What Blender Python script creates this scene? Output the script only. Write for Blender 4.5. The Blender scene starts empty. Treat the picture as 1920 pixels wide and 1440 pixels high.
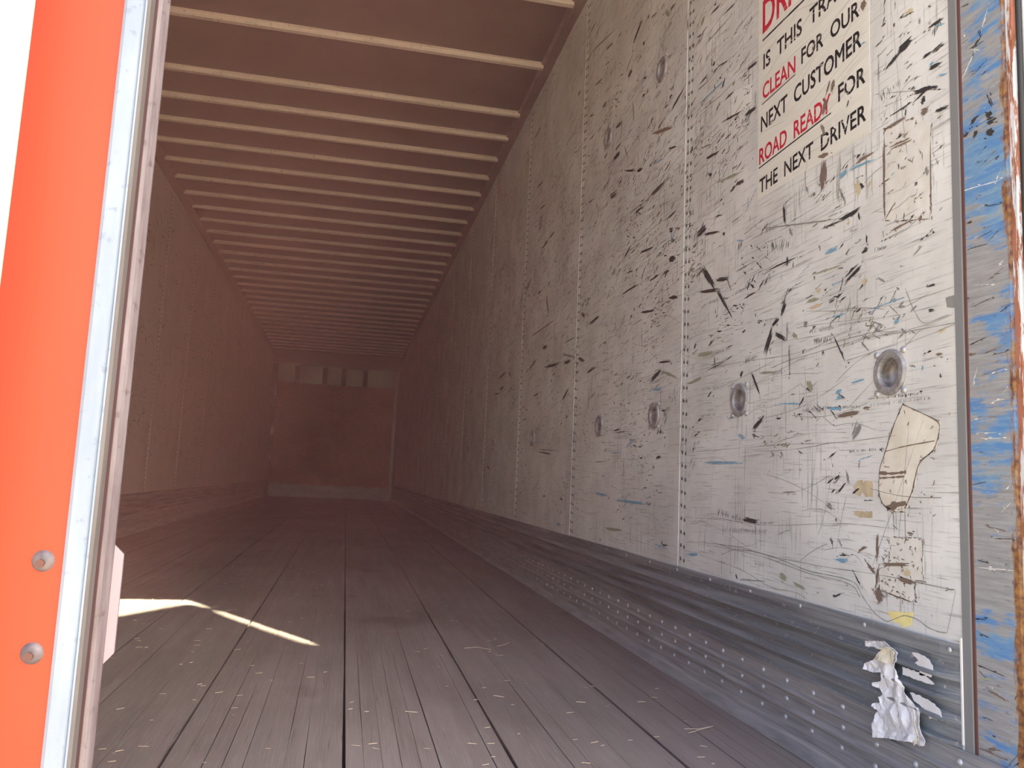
import bpy, bmesh, math, random
from mathutils import Matrix, Vector
D = bpy.data
COL = bpy.context.scene.collection
PI = math.pi

# ------------------------------------------------------------------ camera, sky, sun, exposure
FPX = 1486.64
R = ((0.978006, -0.203824, 0.044282), (0.067552, 0.108665, -0.991781), (0.197337, 0.972958, 0.120043))
cam = D.cameras.new('camera')
cam.sensor_width = 36.0
cam.lens = 36.0 * FPX / 1920.0
cam.clip_start = 0.01
cam_o = D.objects.new('camera', cam)
COL.objects.link(cam_o)
cam_o.matrix_world = Matrix(((R[0][0], -R[1][0], -R[2][0], 0.0),
                             (R[0][1], -R[1][1], -R[2][1], 0.0),
                             (R[0][2], -R[1][2], -R[2][2], 0.5523),
                             (0, 0, 0, 1)))
sc = bpy.context.scene
sc.camera = cam_o
sc.view_settings.view_transform = 'Standard'
sc.view_settings.look = 'None'
sc.view_settings.gamma = 1.0
sc.view_settings.use_curve_mapping = False
sc.view_settings.exposure = 2.05
sc.cycles.use_denoising = True
sc.cycles.max_bounces = 12
sc.cycles.diffuse_bounces = 8
sc.cycles.glossy_bounces = 4
sc.cycles.volume_bounces = 1
sc.cycles.sample_clamp_indirect = 6.0

SUN = Vector((0.585, -0.909, 1.0))           # towards the sun
world = D.worlds.new('world')
sc.world = world
world.use_nodes = True
wn = world.node_tree.nodes
wl = world.node_tree.links
sky = wn.new('ShaderNodeTexSky')
sky.sky_type = 'NISHITA'
sky.sun_disc = False
sky.sun_elevation = math.radians(42.8)
sky.sun_rotation = math.atan2(SUN.x, SUN.y)
sky.air_density = 1.0
sky.dust_density = 3.0
wbm = wn.new('ShaderNodeMix')
wbm.data_type = 'RGBA'
wbm.blend_type = 'MULTIPLY'
wbm.inputs['Factor'].default_value = 1.0
wbm.inputs[7].default_value = (0.98, 0.975, 0.96, 1)   # the photograph is balanced for open shade
wl.new(sky.outputs[0], wbm.inputs[6])
wl.new(wbm.outputs[2], wn['Background'].inputs[0])
wn['Background'].inputs[1].default_value = 0.16
sun = D.lights.new('sun', 'SUN')
sun.energy = 15.0
sun.angle = math.radians(0.53)
sun.color = (1.0, 0.86, 0.55)
sun_o = D.objects.new('sun', sun)
COL.objects.link(sun_o)
sun_o.rotation_euler = SUN.to_track_quat('Z', 'Y').to_euler()
sun_o.location = SUN * 8

# ------------------------------------------------------------------ measured data (metres on the wall: y, z)
STROKES = [
    (0, 2.2011, 1.2274, 2.0966, 1.1283, 0.0202, 'r'),
    (0, 2.0968, 1.1337, 1.9907, 1.0210, 0.0111, 'r'),
    (0, 2.2362, 1.1519, 2.0795, 1.1244, 0.0096, 'r'),
    (0, 2.1032, 1.1591, 2.0144, 1.1402, 0.0122, 'r'),
    (0, 2.2380, 1.2002, 2.1700, 1.2165, 0.0076, 'r'),
    (0, 2.0185, 1.0874, 1.8929, 1.0937, 0.0058, 'c'),
    (0, 1.8331, 1.1126, 1.6635, 1.1112, 0.0035, 'r'),
    (0, 1.7143, 1.1251, 1.7141, 1.0974, 0.0078, 'r'),
    (0, 1.4246, 1.0345, 1.4913, 1.0051, 0.0188, 'r'),
    (0, 1.4912, 1.0129, 1.5106, 0.9741, 0.0131, 'c'),
    (0, 1.7177, 1.0149, 1.7459, 0.9762, 0.0122, 'r'),
    (0, 1.7500, 0.9793, 1.7833, 0.9608, 0.0115, 'r'),
    (0, 1.7791, 0.9623, 1.8198, 0.8940, 0.0170, 'r'),
    (0, 1.7705, 0.9450, 1.7196, 0.9164, 0.0105, 'r'),
    (0, 1.8632, 0.9871, 1.7500, 0.9793, 0.0045, 'c'),
    (0, 2.1439, 0.9703, 2.1015, 0.9845, 0.0083, 'r'),
    (0, 2.2421, 0.9747, 2.2263, 0.9915, 0.0087, 'r'),
    (0, 1.5305, 0.9011, 1.4826, 0.8278, 0.0034, 'r'),
    (0, 1.8940, 0.8717, 1.8379, 0.7912, 0.0064, 'r'),
    (0, 1.9467, 0.8543, 1.9303, 0.8692, 0.0095, 'r'),
    (0, 1.9230, 0.8946, 1.8711, 0.8967, 0.0187, 'c'),
    (0, 1.8820, 0.7051, 1.8154, 0.7419, 0.0118, 'r'),
    (0, 1.8864, 0.6961, 1.8437, 0.6896, 0.0055, 'r'),
    (0, 2.2037, 0.7215, 2.1948, 0.7131, 0.0064, 'r'),
    (0, 1.6629, 0.7498, 1.6409, 0.7706, 0.0041, 'r'),
    (0, 1.7646, 0.7296, 1.7393, 0.7284, 0.0035, 'r'),
    (0, 1.8332, 1.1244, 1.8516, 1.1387, 0.0046, 'r'),
    (0, 1.8681, 1.0046, 1.8635, 1.0084, 0.0084, 'r'),
    (0, 2.1006, 1.0710, 2.0944, 1.0540, 0.0031, 'r'),
    (0, 2.1782, 1.1005, 2.0401, 1.0921, 0.0073, 'c'),
    (0, 1.2386, 0.9381, 1.2162, 0.9362, 0.0039, 'r'),
    (0, 1.2385, 0.8916, 1.2196, 0.8911, 0.0052, 'r'),
    (0, 1.2139, 0.7681, 1.2078, 0.7687, 0.0050, 'r'),
    (0, 1.6505, 0.8777, 1.6387, 0.8760, 0.0074, 'r'),
    (0, 1.5563, 1.0052, 1.5516, 1.0033, 0.0032, 'r'),
    (0, 1.4145, 0.7460, 1.3294, 0.7434, 0.0035, 'c'),
    (0, 1.3320, 0.7437, 1.2573, 0.7425, 0.0060, 'c'),
    (1, 1.4091, 0.7329, 1.2351, 0.7320, 0.0074, 'c'),
    (0, 1.5677, 0.7402, 1.4374, 0.7323, 0.0060, 'c'),
    (1, 1.6482, 0.7404, 1.5611, 0.7384, 0.0096, 'c'),
    (0, 1.4737, 0.6418, 1.3647, 0.6442, 0.0064, 'c'),
    (1, 1.6227, 0.9192, 1.5271, 0.9143, 0.0119, 'c'),
    (0, 1.6014, 0.8949, 1.5338, 0.8878, 0.0158, 'c'),
    (3, 1.6300, 0.8086, 1.6052, 0.7815, 0.0162, 'r'),
    (3, 1.8477, 0.8518, 1.7368, 0.8426, 0.0044, 'r'),
    (3, 1.6899, 0.9309, 1.6669, 0.9099, 0.0110, 'r'),
    (3, 1.6372, 0.9933, 1.5734, 0.9898, 0.0073, 'r'),
    (3, 1.6153, 1.0515, 1.4941, 1.0451, 0.0048, 'r'),
    (3, 2.2223, 0.9525, 2.1026, 0.9455, 0.0137, 'r'),
    (3, 2.2964, 0.8706, 2.1706, 0.8809, 0.0087, 'r'),
    (1, 2.1360, 0.9083, 2.0142, 0.9122, 0.0030, 'r'),
    (1, 2.1728, 0.9453, 2.0044, 0.9408, 0.0123, 'c'),
    (1, 2.1814, 0.8448, 2.0771, 0.8417, 0.0134, 'c'),
    (1, 2.1846, 0.7654, 2.0915, 0.7640, 0.0103, 'c'),
    (0, 2.1710, 0.8942, 2.0194, 0.9105, 0.0031, 'r'),
    (1, 1.9522, 0.8841, 1.8574, 0.8994, 0.0056, 'c'),
    (2, 1.5218, 0.7692, 1.4954, 0.7742, 0.0084, 'r'),
    (2, 1.5187, 0.7574, 1.4968, 0.7591, 0.0076, 'r'),
    (2, 1.5545, 0.7364, 1.4939, 0.7343, 0.0061, 'r'),
    (2, 2.1856, 0.6262, 1.9133, 0.6253, 0.0079, 'r'),
    (2, 1.5466, 0.9370, 1.4814, 0.9360, 0.0027, 'r'),
    (2, 1.4017, 0.9202, 1.3784, 0.9271, 0.0029, 'r'),
    (2, 1.4005, 0.9280, 1.2995, 0.9309, 0.0021, 'r'),
    (2, 1.3316, 0.8893, 1.3164, 0.8882, 0.0075, 'r'),
    (2, 1.4721, 0.7831, 1.4195, 0.7882, 0.0037, 'r'),
    (2, 1.7485, 0.7654, 1.6373, 0.7559, 0.0034, 'r'),
    (2, 1.9583, 0.6971, 1.9097, 0.6879, 0.0104, 'r'),
    (2, 1.4388, 0.6247, 1.3969, 0.6321, 0.0018, 'r'),
    (2, 2.0207, 0.7481, 1.9794, 0.7463, 0.0039, 'r'),
    (2, 1.2585, 0.7892, 1.2516, 0.7884, 0.0072, 'r'),
    (2, 1.5330, 1.0090, 1.4944, 1.0098, 0.0023, 'r'),
    (5, 1.4222, 0.9999, 1.4167, 0.9817, 0.0125, 'r'),
    (5, 1.6155, 0.9761, 1.5666, 0.9741, 0.0081, 'r'),
    (5, 1.2143, 0.8446, 1.1925, 0.8536, 0.0063, 'r'),
    (4, 1.2241, 0.8090, 1.2024, 0.8068, 0.0044, 'r'),
    (5, 1.5941, 1.0089, 1.5733, 1.0082, 0.0081, 'r'),
    (4, 1.5318, 0.7169, 1.4289, 0.7229, 0.0089, 'r'),
    (4, 1.4317, 0.7275, 1.4008, 0.7287, 0.0079, 'r'),
    (1, 1.6446, 0.9419, 1.6263, 0.9386, 0.0124, 'r'),
    (0, 1.7846, 0.6498, 1.7721, 0.6409, 0.0022, 'r'),
    (0, 1.6665, 0.6489, 1.6445, 0.6402, 0.0025, 'r'),
    (0, 1.8233, 0.6753, 1.8086, 0.6748, 0.0044, 'r'),
    (1, 2.2353, 0.6401, 2.1505, 0.6397, 0.0053, 'c'),
    (1, 1.7350, 0.5513, 1.6737, 0.5528, 0.0042, 'r'),
    (1, 2.0046, 0.5161, 1.8521, 0.5227, 0.0056, 'c'),
    (1, 1.4860, 0.6089, 1.4744, 0.5722, 0.0066, 'r'),
    (1, 1.4378, 0.7025, 1.4616, 0.6635, 0.0182, 'r'),
    (1, 1.5556, 0.5328, 1.5300, 0.5225, 0.0114, 'r'),
    (1, 2.0419, 1.1624, 1.9977, 1.1006, 0.0060, 'r'),
    (1, 1.9781, 1.1515, 1.8610, 1.1555, 0.0038, 'r'),
    (1, 1.7059, 1.0431, 1.7379, 1.0058, 0.0043, 'r'),
    (1, 1.7135, 0.9700, 1.7133, 0.9132, 0.0052, 'r'),
    (1, 1.7054, 0.9206, 1.7011, 0.8252, 0.0060, 'r'),
    (0, 1.7020, 0.8425, 1.7019, 0.8253, 0.0034, 'r'),
    (1, 2.1023, 0.9350, 2.0953, 0.8926, 0.0092, 'r'),
    (1, 1.8045, 0.9327, 1.7869, 0.8892, 0.0134, 'c'),
    (1, 1.7865, 0.8443, 1.7368, 0.8426, 0.0149, 'c'),
    (0, 1.3479, 1.4132, 1.3023, 1.4298, 0.0079, 'r'),
    (0, 1.3127, 1.4317, 1.2642, 1.4363, 0.0161, 'r'),
    (0, 1.2436, 1.3821, 1.2131, 1.3808, 0.0060, 'r'),
    (0, 1.2154, 1.3786, 1.1859, 1.3825, 0.0079, 'r'),
    (0, 1.2278, 1.3516, 1.1877, 1.3479, 0.0073, 'r'),
    (0, 1.2304, 1.4333, 1.1800, 1.4302, 0.0060, 'r'),
    (0, 1.2668, 1.3259, 1.1992, 1.3072, 0.0087, 'r'),
    (0, 1.2481, 1.2989, 1.2339, 1.2946, 0.0121, 'r'),
    (0, 1.2118, 1.2607, 1.1742, 1.2567, 0.0058, 'r'),
    (0, 1.3658, 1.3400, 1.2668, 1.3238, 0.0028, 'c'),
    (4, 1.3546, 1.2881, 1.3538, 1.0959, 0.0064, 'r'),
    (4, 1.3556, 1.2904, 1.2826, 1.2853, 0.0042, 'r'),
    (4, 1.3456, 1.2448, 1.2641, 1.2358, 0.0084, 'r'),
    (4, 1.2486, 1.2750, 1.2251, 1.2746, 0.0134, 'r'),
    (4, 1.3537, 1.0996, 1.3215, 1.1290, 0.0028, 'r'),
    (4, 1.2239, 1.2358, 1.2263, 1.0588, 0.0026, 'r'),
    (1, 1.2184, 1.1851, 1.2055, 1.1595, 0.0085, 'c'),
    (4, 1.5846, 1.3267, 1.5376, 1.3118, 0.0106, 'r'),
    (4, 1.5580, 1.3138, 1.5688, 1.2313, 0.0243, 'r'),
    (4, 1.4484, 1.2556, 1.3756, 1.2553, 0.0067, 'r'),
    (4, 1.4226, 1.6100, 1.4079, 1.5866, 0.0153, 'r'),
    (4, 1.5229, 1.4867, 1.5265, 1.4545, 0.0137, 'r'),
    (4, 1.5503, 1.4576, 1.5575, 1.4180, 0.0122, 'r'),
    (0, 2.2366, 1.3305, 2.1621, 1.3443, 0.0218, 'r'),
    (0, 2.1984, 1.3247, 2.0731, 1.2976, 0.0085, 'r'),
    (0, 1.5123, 1.1463, 1.4229, 1.1505, 0.0084, 'r'),
    (0, 1.5727, 1.1487, 1.4931, 1.1442, 0.0040, 'r'),
    (0, 1.8295, 1.1888, 1.7390, 1.1817, 0.0036, 'c'),
    (0, 1.8071, 1.1809, 1.8068, 1.1503, 0.0091, 'c'),
    (0, 1.7896, 1.1689, 1.7064, 1.1541, 0.0354, 'c'),
    (0, 1.7329, 1.2689, 1.7227, 1.2040, 0.0097, 'r'),
    (0, 1.9403, 1.2923, 1.8685, 1.3501, 0.0067, 'c'),
    (0, 2.1148, 1.3540, 2.0576, 1.3434, 0.0042, 'r'),
    (0, 2.1816, 1.5600, 2.0857, 1.5462, 0.0075, 'r'),
    (0, 2.0375, 1.6403, 2.0269, 1.5220, 0.0052, 'c'),
    (0, 2.0152, 1.3951, 1.9836, 1.4046, 0.0101, 'r'),
    (0, 1.9888, 1.4040, 1.9273, 1.3992, 0.0109, 'r'),
    (0, 2.1611, 1.4980, 2.1309, 1.4949, 0.0086, 'r'),
    (3, 2.1179, 1.4567, 1.9328, 1.4268, 0.0082, 'r'),
    (3, 2.2363, 2.0275, 2.1979, 2.0412, 0.0171, 'r'),
    (0, 2.2620, 2.0024, 2.2221, 1.9949, 0.0046, 'r'),
    (0, 2.1348, 1.8171, 2.1050, 1.8188, 0.0087, 'r'),
    (0, 2.1110, 1.8219, 2.0337, 1.8062, 0.0042, 'r'),
    (0, 1.9280, 1.7177, 1.8641, 1.7098, 0.0078, 'r'),
    (0, 2.0737, 1.7350, 2.0540, 1.7640, 0.0106, 'r'),
    (2, 2.2398, 1.7637, 2.0237, 1.7539, 0.0043, 'r'),
    (0, 2.1417, 1.8439, 2.1236, 1.8458, 0.0120, 'r'),
    (0, 2.0555, 1.6927, 2.0005, 1.6932, 0.0083, 'r'),
    (0, 2.0824, 1.6333, 1.9361, 1.6038, 0.0061, 'r'),
    (0, 1.9409, 1.5877, 1.8670, 1.5816, 0.0098, 'r'),
    (1, 2.2074, 1.9444, 1.9951, 1.9364, 0.0043, 'r'),
    (0, 2.1721, 2.0257, 2.0811, 2.0145, 0.0066, 'r'),
    (0, 2.0800, 1.9706, 1.9956, 1.9617, 0.0053, 'r'),
    (1, 2.1320, 1.9258, 2.0384, 1.9064, 0.0075, 'c'),
    (2, 1.5050, 1.2453, 1.4731, 1.2513, 0.0132, 'r'),
    (2, 1.4732, 1.2493, 1.3786, 1.2394, 0.0045, 'r'),
    (2, 1.5592, 1.0868, 1.5064, 1.0882, 0.0079, 'r'),
    (2, 1.9800, 1.2410, 1.9292, 1.2286, 0.0039, 'r'),
    (2, 1.2009, 1.3254, 1.1788, 1.3208, 0.0033, 'r'),
    (2, 1.2072, 1.4270, 1.1804, 1.4183, 0.0026, 'r'),
    (5, 1.2879, 1.5003, 1.2627, 1.4963, 0.0091, 'r'),
    (5, 1.4428, 1.2179, 1.4314, 1.1786, 0.0150, 'r'),
    (5, 1.4079, 1.1857, 1.3962, 1.2005, 0.0074, 'r'),
    (5, 1.4775, 1.1313, 1.4652, 1.1313, 0.0069, 'r'),
    (3, 1.5117, 1.2233, 1.4993, 1.1703, 0.0102, 'c'),
    (1, 1.5052, 1.2209, 1.4802, 1.1798, 0.0233, 'c'),
    (0, 1.4378, 1.1458, 1.4321, 1.1247, 0.0060, 'r'),
    (0, 1.4122, 1.0879, 1.4097, 1.0682, 0.0044, 'r'),
    (0, 1.4272, 1.0542, 1.4070, 1.0580, 0.0096, 'r'),
    (0, 1.4310, 1.2057, 1.4195, 1.1898, 0.0075, 'r'),
    (1, 1.3434, 1.3643, 1.3011, 1.3657, 0.0178, 'c'),
    (1, 1.2633, 1.2675, 1.2587, 1.2583, 0.0048, 'r'),
    (1, 1.3193, 1.2375, 1.2690, 1.2343, 0.0035, 'r'),
    (1, 1.4684, 1.1127, 1.4383, 1.1073, 0.0091, 'c'),
    (4, 1.3436, 1.0708, 1.2727, 1.0771, 0.0034, 'r'),
    (4, 1.2585, 1.0691, 1.2489, 1.0763, 0.0086, 'r'),
    (0, 1.2407, 1.0328, 1.2338, 1.0341, 0.0046, 'r'),
    (1, 1.2373, 1.1652, 1.2332, 1.1429, 0.0053, 'r'),
    (1, 1.9560, 1.5763, 1.9055, 1.5638, 0.0197, 'c'),
    (1, 1.8622, 1.2379, 1.4931, 1.1482, 0.0025, 'r'),
    (0, 1.5452, 1.1691, 1.4929, 1.1641, 0.0047, 'c'),
    (0, 2.3356, 2.1172, 2.3334, 2.0651, 0.0048, 'r'),
    (1, 1.7066, 1.1945, 1.6906, 1.1673, 0.0078, 'r'),
    (1, 1.8164, 1.2191, 1.7558, 1.2144, 0.0136, 'c'),
    (1, 1.9857, 1.5050, 1.9143, 1.5011, 0.0149, 'c'),
    (2, 1.4269, 1.5144, 1.4031, 1.5071, 0.0030, 'r'),
    (1, 1.3813, 1.4220, 1.3588, 1.4182, 0.0125, 'c'),
    (0, 2.2617, 1.3091, 2.2377, 1.3594, 0.0028, 'r'),
    (0, 2.8759, 2.3200, 2.7615, 2.3785, 0.0170, 'r'),
    (0, 3.5106, 2.7247, 3.3847, 2.7335, 0.0086, 'r'),
    (0, 3.4168, 2.6440, 3.3126, 2.6819, 0.0067, 'r'),
    (0, 3.2556, 2.2296, 3.1888, 2.2354, 0.0190, 'r'),
    (0, 3.3917, 2.4034, 3.2515, 2.3714, 0.0115, 'r'),
    (0, 2.9252, 2.2044, 2.8683, 2.2169, 0.0216, 'r'),
    (0, 3.0818, 1.9176, 2.9879, 1.9183, 0.0208, 'r'),
    (0, 3.1143, 1.7630, 3.0112, 1.7513, 0.0253, 'r'),
    (0, 2.8530, 1.6080, 2.6384, 1.5978, 0.0121, 'c'),
    (0, 2.6473, 1.6009, 2.4827, 1.6071, 0.0152, 'r'),
    (0, 2.9410, 1.8161, 2.7955, 1.7599, 0.0070, 'r'),
    (0, 2.7953, 1.7562, 2.7190, 1.7408, 0.0136, 'r'),
    (0, 2.6637, 1.7227, 2.6287, 1.7226, 0.0065, 'r'),
    (2, 2.6283, 1.7157, 2.4952, 1.6957, 0.0051, 'r'),
    (0, 2.4824, 1.9020, 2.4514, 1.9032, 0.0112, 'r'),
    (0, 2.5245, 1.8857, 2.4894, 1.8856, 0.0075, 'r'),
    (0, 2.6562, 1.8851, 2.6312, 1.9048, 0.0079, 'r'),
    (0, 2.7576, 2.0387, 2.7167, 2.0403, 0.0096, 'r'),
    (0, 3.0705, 2.0511, 2.9698, 2.0411, 0.0164, 'r'),
    (3, 2.9530, 2.2341, 2.8732, 2.2842, 0.0145, 'r'),
    (3, 2.8582, 2.0800, 2.8296, 1.9629, 0.0099, 'r'),
    (3, 2.5419, 2.2678, 2.4906, 2.2164, 0.0153, 'r'),
    (0, 2.6832, 2.3171, 2.6119, 2.3102, 0.0067, 'r'),
    (0, 2.4917, 2.2373, 2.4446, 2.2355, 0.0101, 'r'),
    (0, 2.7528, 2.2477, 2.7425, 2.2640, 0.0207, 'r'),
    (0, 3.6817, 2.4963, 3.6190, 2.4938, 0.0125, 'r'),
    (0, 4.3280, 1.8815, 4.1854, 1.8924, 0.0141, 'r'),
    (0, 4.1862, 1.8977, 4.0314, 1.8966, 0.0176, 'r'),
    (0, 4.5348, 2.3187, 4.3459, 2.3043, 0.0149, 'r'),
    (0, 4.4384, 2.1520, 4.2845, 2.1323, 0.0083, 'r'),
    (0, 3.7007, 1.8780, 3.6844, 1.9001, 0.0124, 'r'),
    (0, 3.9014, 2.0017, 3.8693, 1.8948, 0.0047, 'r'),
    (0, 3.4425, 1.8452, 3.3196, 1.8366, 0.0065, 'r'),
    (0, 2.9498, 1.9253, 2.8916, 1.8488, 0.0050, 'r'),
    (0, 2.7211, 1.7732, 2.6870, 1.8081, 0.0134, 'c'),
    (0, 2.7597, 2.0687, 2.7378, 2.0796, 0.0055, 'r'),
    (0, 2.7437, 2.1115, 2.7056, 2.0955, 0.0095, 'r'),
    (0, 3.4492, 2.1613, 3.3660, 2.1559, 0.0067, 'r'),
    (0, 3.2495, 2.4299, 3.1240, 2.3964, 0.0079, 'r'),
    (0, 3.0597, 2.4590, 3.0145, 2.4574, 0.0076, 'r'),
    (0, 2.8027, 1.5914, 2.7088, 1.5880, 0.0067, 'r'),
    (0, 2.4985, 1.4626, 2.3929, 1.4688, 0.0096, 'r'),
    (0, 2.5814, 1.4989, 2.5332, 1.5156, 0.0050, 'r'),
    (0, 2.4573, 1.4151, 2.4195, 1.4097, 0.0144, 'r'),
    (0, 2.6445, 1.4191, 2.5284, 1.4305, 0.0076, 'c'),
    (0, 2.7338, 1.4173, 2.5920, 1.3975, 0.0091, 'r'),
    (0, 3.0025, 1.7787, 2.9598, 1.7856, 0.0102, 'r'),
    (0, 3.4624, 2.2822, 3.3768, 2.2604, 0.0067, 'r'),
    (0, 3.7099, 2.2066, 3.6446, 2.1891, 0.0045, 'r'),
    (0, 3.2062, 1.9756, 3.1579, 1.9803, 0.0078, 'r'),
    (0, 4.6694, 2.6820, 4.4621, 2.6950, 0.0132, 'r'),
    (1, 3.4846, 2.6181, 3.0640, 2.5104, 0.0081, 'r'),
    (1, 3.2306, 2.4964, 3.1309, 2.4746, 0.0142, 'r'),
    (0, 3.3325, 1.7077, 3.2813, 1.7162, 0.0064, 'r'),
    (0, 2.4806, 1.7155, 2.4037, 1.6962, 0.0061, 'r'),
    (2, 2.9100, 1.9537, 2.8491, 1.9568, 0.0071, 'r'),
    (4, 2.6536, 1.8424, 2.4377, 1.7807, 0.0114, 'r'),
    (1, 4.5122, 2.1877, 4.3327, 2.1702, 0.0316, 'c'),
    (0, 4.1913, 1.5988, 4.0922, 1.4190, 0.0156, 'r'),
    (0, 5.1146, 1.7013, 5.0853, 1.7534, 0.0167, 'r'),
    (0, 5.5277, 1.2594, 5.2298, 1.2799, 0.0198, 'r'),
    (0, 5.1676, 1.2721, 5.0499, 1.2162, 0.0165, 'r'),
    (0, 4.1702, 1.1688, 3.8001, 1.1440, 0.0149, 'r'),
    (0, 3.7658, 1.1367, 3.6309, 1.1314, 0.0156, 'r'),
    (1, 3.8065, 1.1900, 3.5169, 1.1307, 0.0086, 'r'),
    (0, 3.5169, 1.1307, 3.3947, 1.0970, 0.0147, 'r'),
    (0, 3.7724, 0.9447, 3.6455, 1.0040, 0.0173, 'r'),
    (0, 4.5668, 1.1969, 4.3074, 1.2506, 0.0124, 'r'),
    (0, 4.2293, 1.2823, 4.1013, 1.2791, 0.0214, 'r'),
    (4, 4.6046, 1.3988, 3.8870, 1.3967, 0.0069, 'r'),
    (0, 2.9369, 1.2995, 2.7164, 1.2974, 0.0068, 'r'),
    (0, 2.7176, 1.1824, 2.5452, 1.1618, 0.0089, 'r'),
    (0, 3.3583, 1.2548, 3.1916, 1.2706, 0.0125, 'r'),
    (0, 3.9900, 1.3900, 3.9472, 1.2482, 0.0075, 'r'),
    (0, 2.6930, 1.1391, 2.6853, 1.0250, 0.0032, 'r'),
    (0, 3.3670, 1.0426, 3.2136, 1.0505, 0.0140, 'r'),
    (0, 2.5959, 0.9156, 2.4890, 0.9476, 0.0159, 'r'),
    (0, 3.3237, 0.9387, 3.3131, 0.8424, 0.0093, 'c'),
    (0, 3.4779, 1.3355, 3.4183, 1.3054, 0.0164, 'r'),
    (2, 3.1949, 0.5123, 3.0107, 0.5065, 0.0101, 'r'),
    (2, 2.9354, 0.4938, 2.5661, 0.4893, 0.0090, 'r'),
    (2, 2.5857, 0.8851, 2.4851, 0.8772, 0.0097, 'r'),
    (0, 3.7799, 1.2401, 3.5592, 1.2362, 0.0043, 'r'),
    (0, 2.6531, 1.2823, 2.5201, 1.2821, 0.0050, 'r'),
    (0, 2.5201, 1.2821, 2.4274, 1.2711, 0.0085, 'r'),
    (0, 2.4527, 1.1795, 2.3646, 1.1691, 0.0117, 'r'),
    (0, 2.4598, 1.3164, 2.3924, 1.3043, 0.0202, 'r'),
    (0, 2.8852, 1.3734, 2.7861, 1.3624, 0.0055, 'r'),
    (0, 2.4982, 1.1708, 2.4074, 1.1636, 0.0060, 'r'),
    (0, 4.3936, 1.6289, 4.2946, 1.6275, 0.0143, 'r'),
    (0, 4.7138, 1.7175, 4.5787, 1.7749, 0.0153, 'r'),
    (0, 4.0023, 1.0791, 3.9828, 1.0722, 0.0112, 'r'),
    (0, 3.3530, 1.0369, 3.3201, 0.9777, 0.0110, 'c'),
    (0, 5.6635, 1.1638, 5.4553, 1.1564, 0.0102, 'r'),
    (0, 5.0839, 1.1611, 4.9911, 1.1281, 0.0070, 'r'),
    (0, 5.6340, 1.1870, 5.5704, 1.1292, 0.0064, 'r'),
    (0, 5.4600, 1.1758, 5.3005, 1.1841, 0.0173, 'r'),
    (2, 5.3621, 1.4466, 4.9221, 1.4550, 0.0071, 'r'),
    (2, 4.7142, 1.4593, 4.6434, 1.3482, 0.0087, 'r'),
    (2, 3.6929, 1.5665, 3.5690, 1.5619, 0.0086, 'r'),
    (2, 2.8313, 0.6901, 2.7217, 0.7253, 0.0092, 'r'),
    (2, 3.0372, 0.6749, 2.8300, 0.6734, 0.0041, 'r'),
    (0, 4.2365, 0.7129, 3.9433, 0.6917, 0.0075, 'r'),
    (0, 2.9798, 0.7610, 2.8868, 0.7651, 0.0055, 'r'),
    (0, 3.0114, 0.7534, 2.7977, 0.7517, 0.0027, 'r'),
    (0, 2.7613, 0.7662, 2.7263, 0.7902, 0.0130, 'c'),
    (0, 2.5048, 0.7338, 2.4819, 0.7357, 0.0131, 'r'),
    (0, 2.4934, 0.8048, 2.4478, 0.8014, 0.0059, 'r'),
    (0, 2.6808, 0.6489, 2.6462, 0.6502, 0.0063, 'r'),
    (0, 2.5311, 0.6481, 2.4847, 0.6502, 0.0083, 'r'),
    (0, 2.5610, 0.6154, 2.5371, 0.6153, 0.0084, 'r'),
    (0, 2.5263, 0.9721, 2.4119, 0.9624, 0.0059, 'r'),
    (0, 2.3853, 0.8600, 2.3734, 0.8186, 0.0057, 'r'),
    (0, 2.8527, 0.6639, 2.8332, 0.5182, 0.0027, 'r'),
    (1, 3.2084, 0.6417, 3.0342, 0.6430, 0.0036, 'r'),
    (0, 4.0963, 0.4756, 4.0017, 0.4783, 0.0093, 'r'),
    (0, 3.7394, 0.4730, 3.6906, 0.4703, 0.0085, 'r'),
    (0, 3.6452, 0.5301, 3.6361, 0.5552, 0.0050, 'r'),
    (4, 5.8200, 0.6484, 5.7009, 0.6217, 0.0183, 'r'),
    (0, 6.2468, 1.0055, 6.2246, 1.0751, 0.0142, 'r'),
    (0, 6.8021, 1.2890, 6.7097, 1.3107, 0.0185, 'r'),
    (0, 4.3992, 1.0319, 4.2503, 1.0378, 0.0080, 'r'),
    (0, 2.4190, 0.9574, 2.4113, 0.9505, 0.0082, 'r'),
    (3, 2.5169, 0.9463, 2.3519, 0.8966, 0.0094, 'r'),
    (0, 2.8209, 1.1836, 2.7927, 1.1918, 0.0094, 'r'),
    (0, 2.7371, 1.2010, 2.7021, 1.2205, 0.0052, 'r'),
    (0, 3.0633, 0.9574, 3.0533, 0.9709, 0.0058, 'r'),
    (1, 3.0269, 1.0476, 3.0122, 0.9806, 0.0029, 'r'),
    (0, 5.1516, 0.6779, 4.9503, 0.8103, 0.0046, 'r'),
    (1, 4.2590, 0.7232, 3.7391, 0.7044, 0.0055, 'r'),
    (6, 1.4750, 1.4608, 1.4589, 1.4267, 0.0105, 'r'),
    (6, 1.4813, 1.4378, 1.4716, 1.4005, 0.0068, 'r'),
    (6, 1.5337, 1.3931, 1.5077, 1.3550, 0.0082, 'r'),
    (6, 1.5555, 1.3575, 1.5340, 1.3565, 0.0064, 'r'),
    (6, 1.4870, 1.3686, 1.4721, 1.3490, 0.0049, 'r'),
    (6, 1.5026, 1.3429, 1.4822, 1.3438, 0.0031, 'r'),
    (6, 1.4621, 1.3606, 1.4379, 1.3559, 0.0024, 'r'),
    (4, 1.5331, 1.4871, 1.5550, 1.4572, 0.0084, 'r'),
    (4, 1.5550, 1.4538, 1.5635, 1.4135, 0.0097, 'r'),
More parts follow.
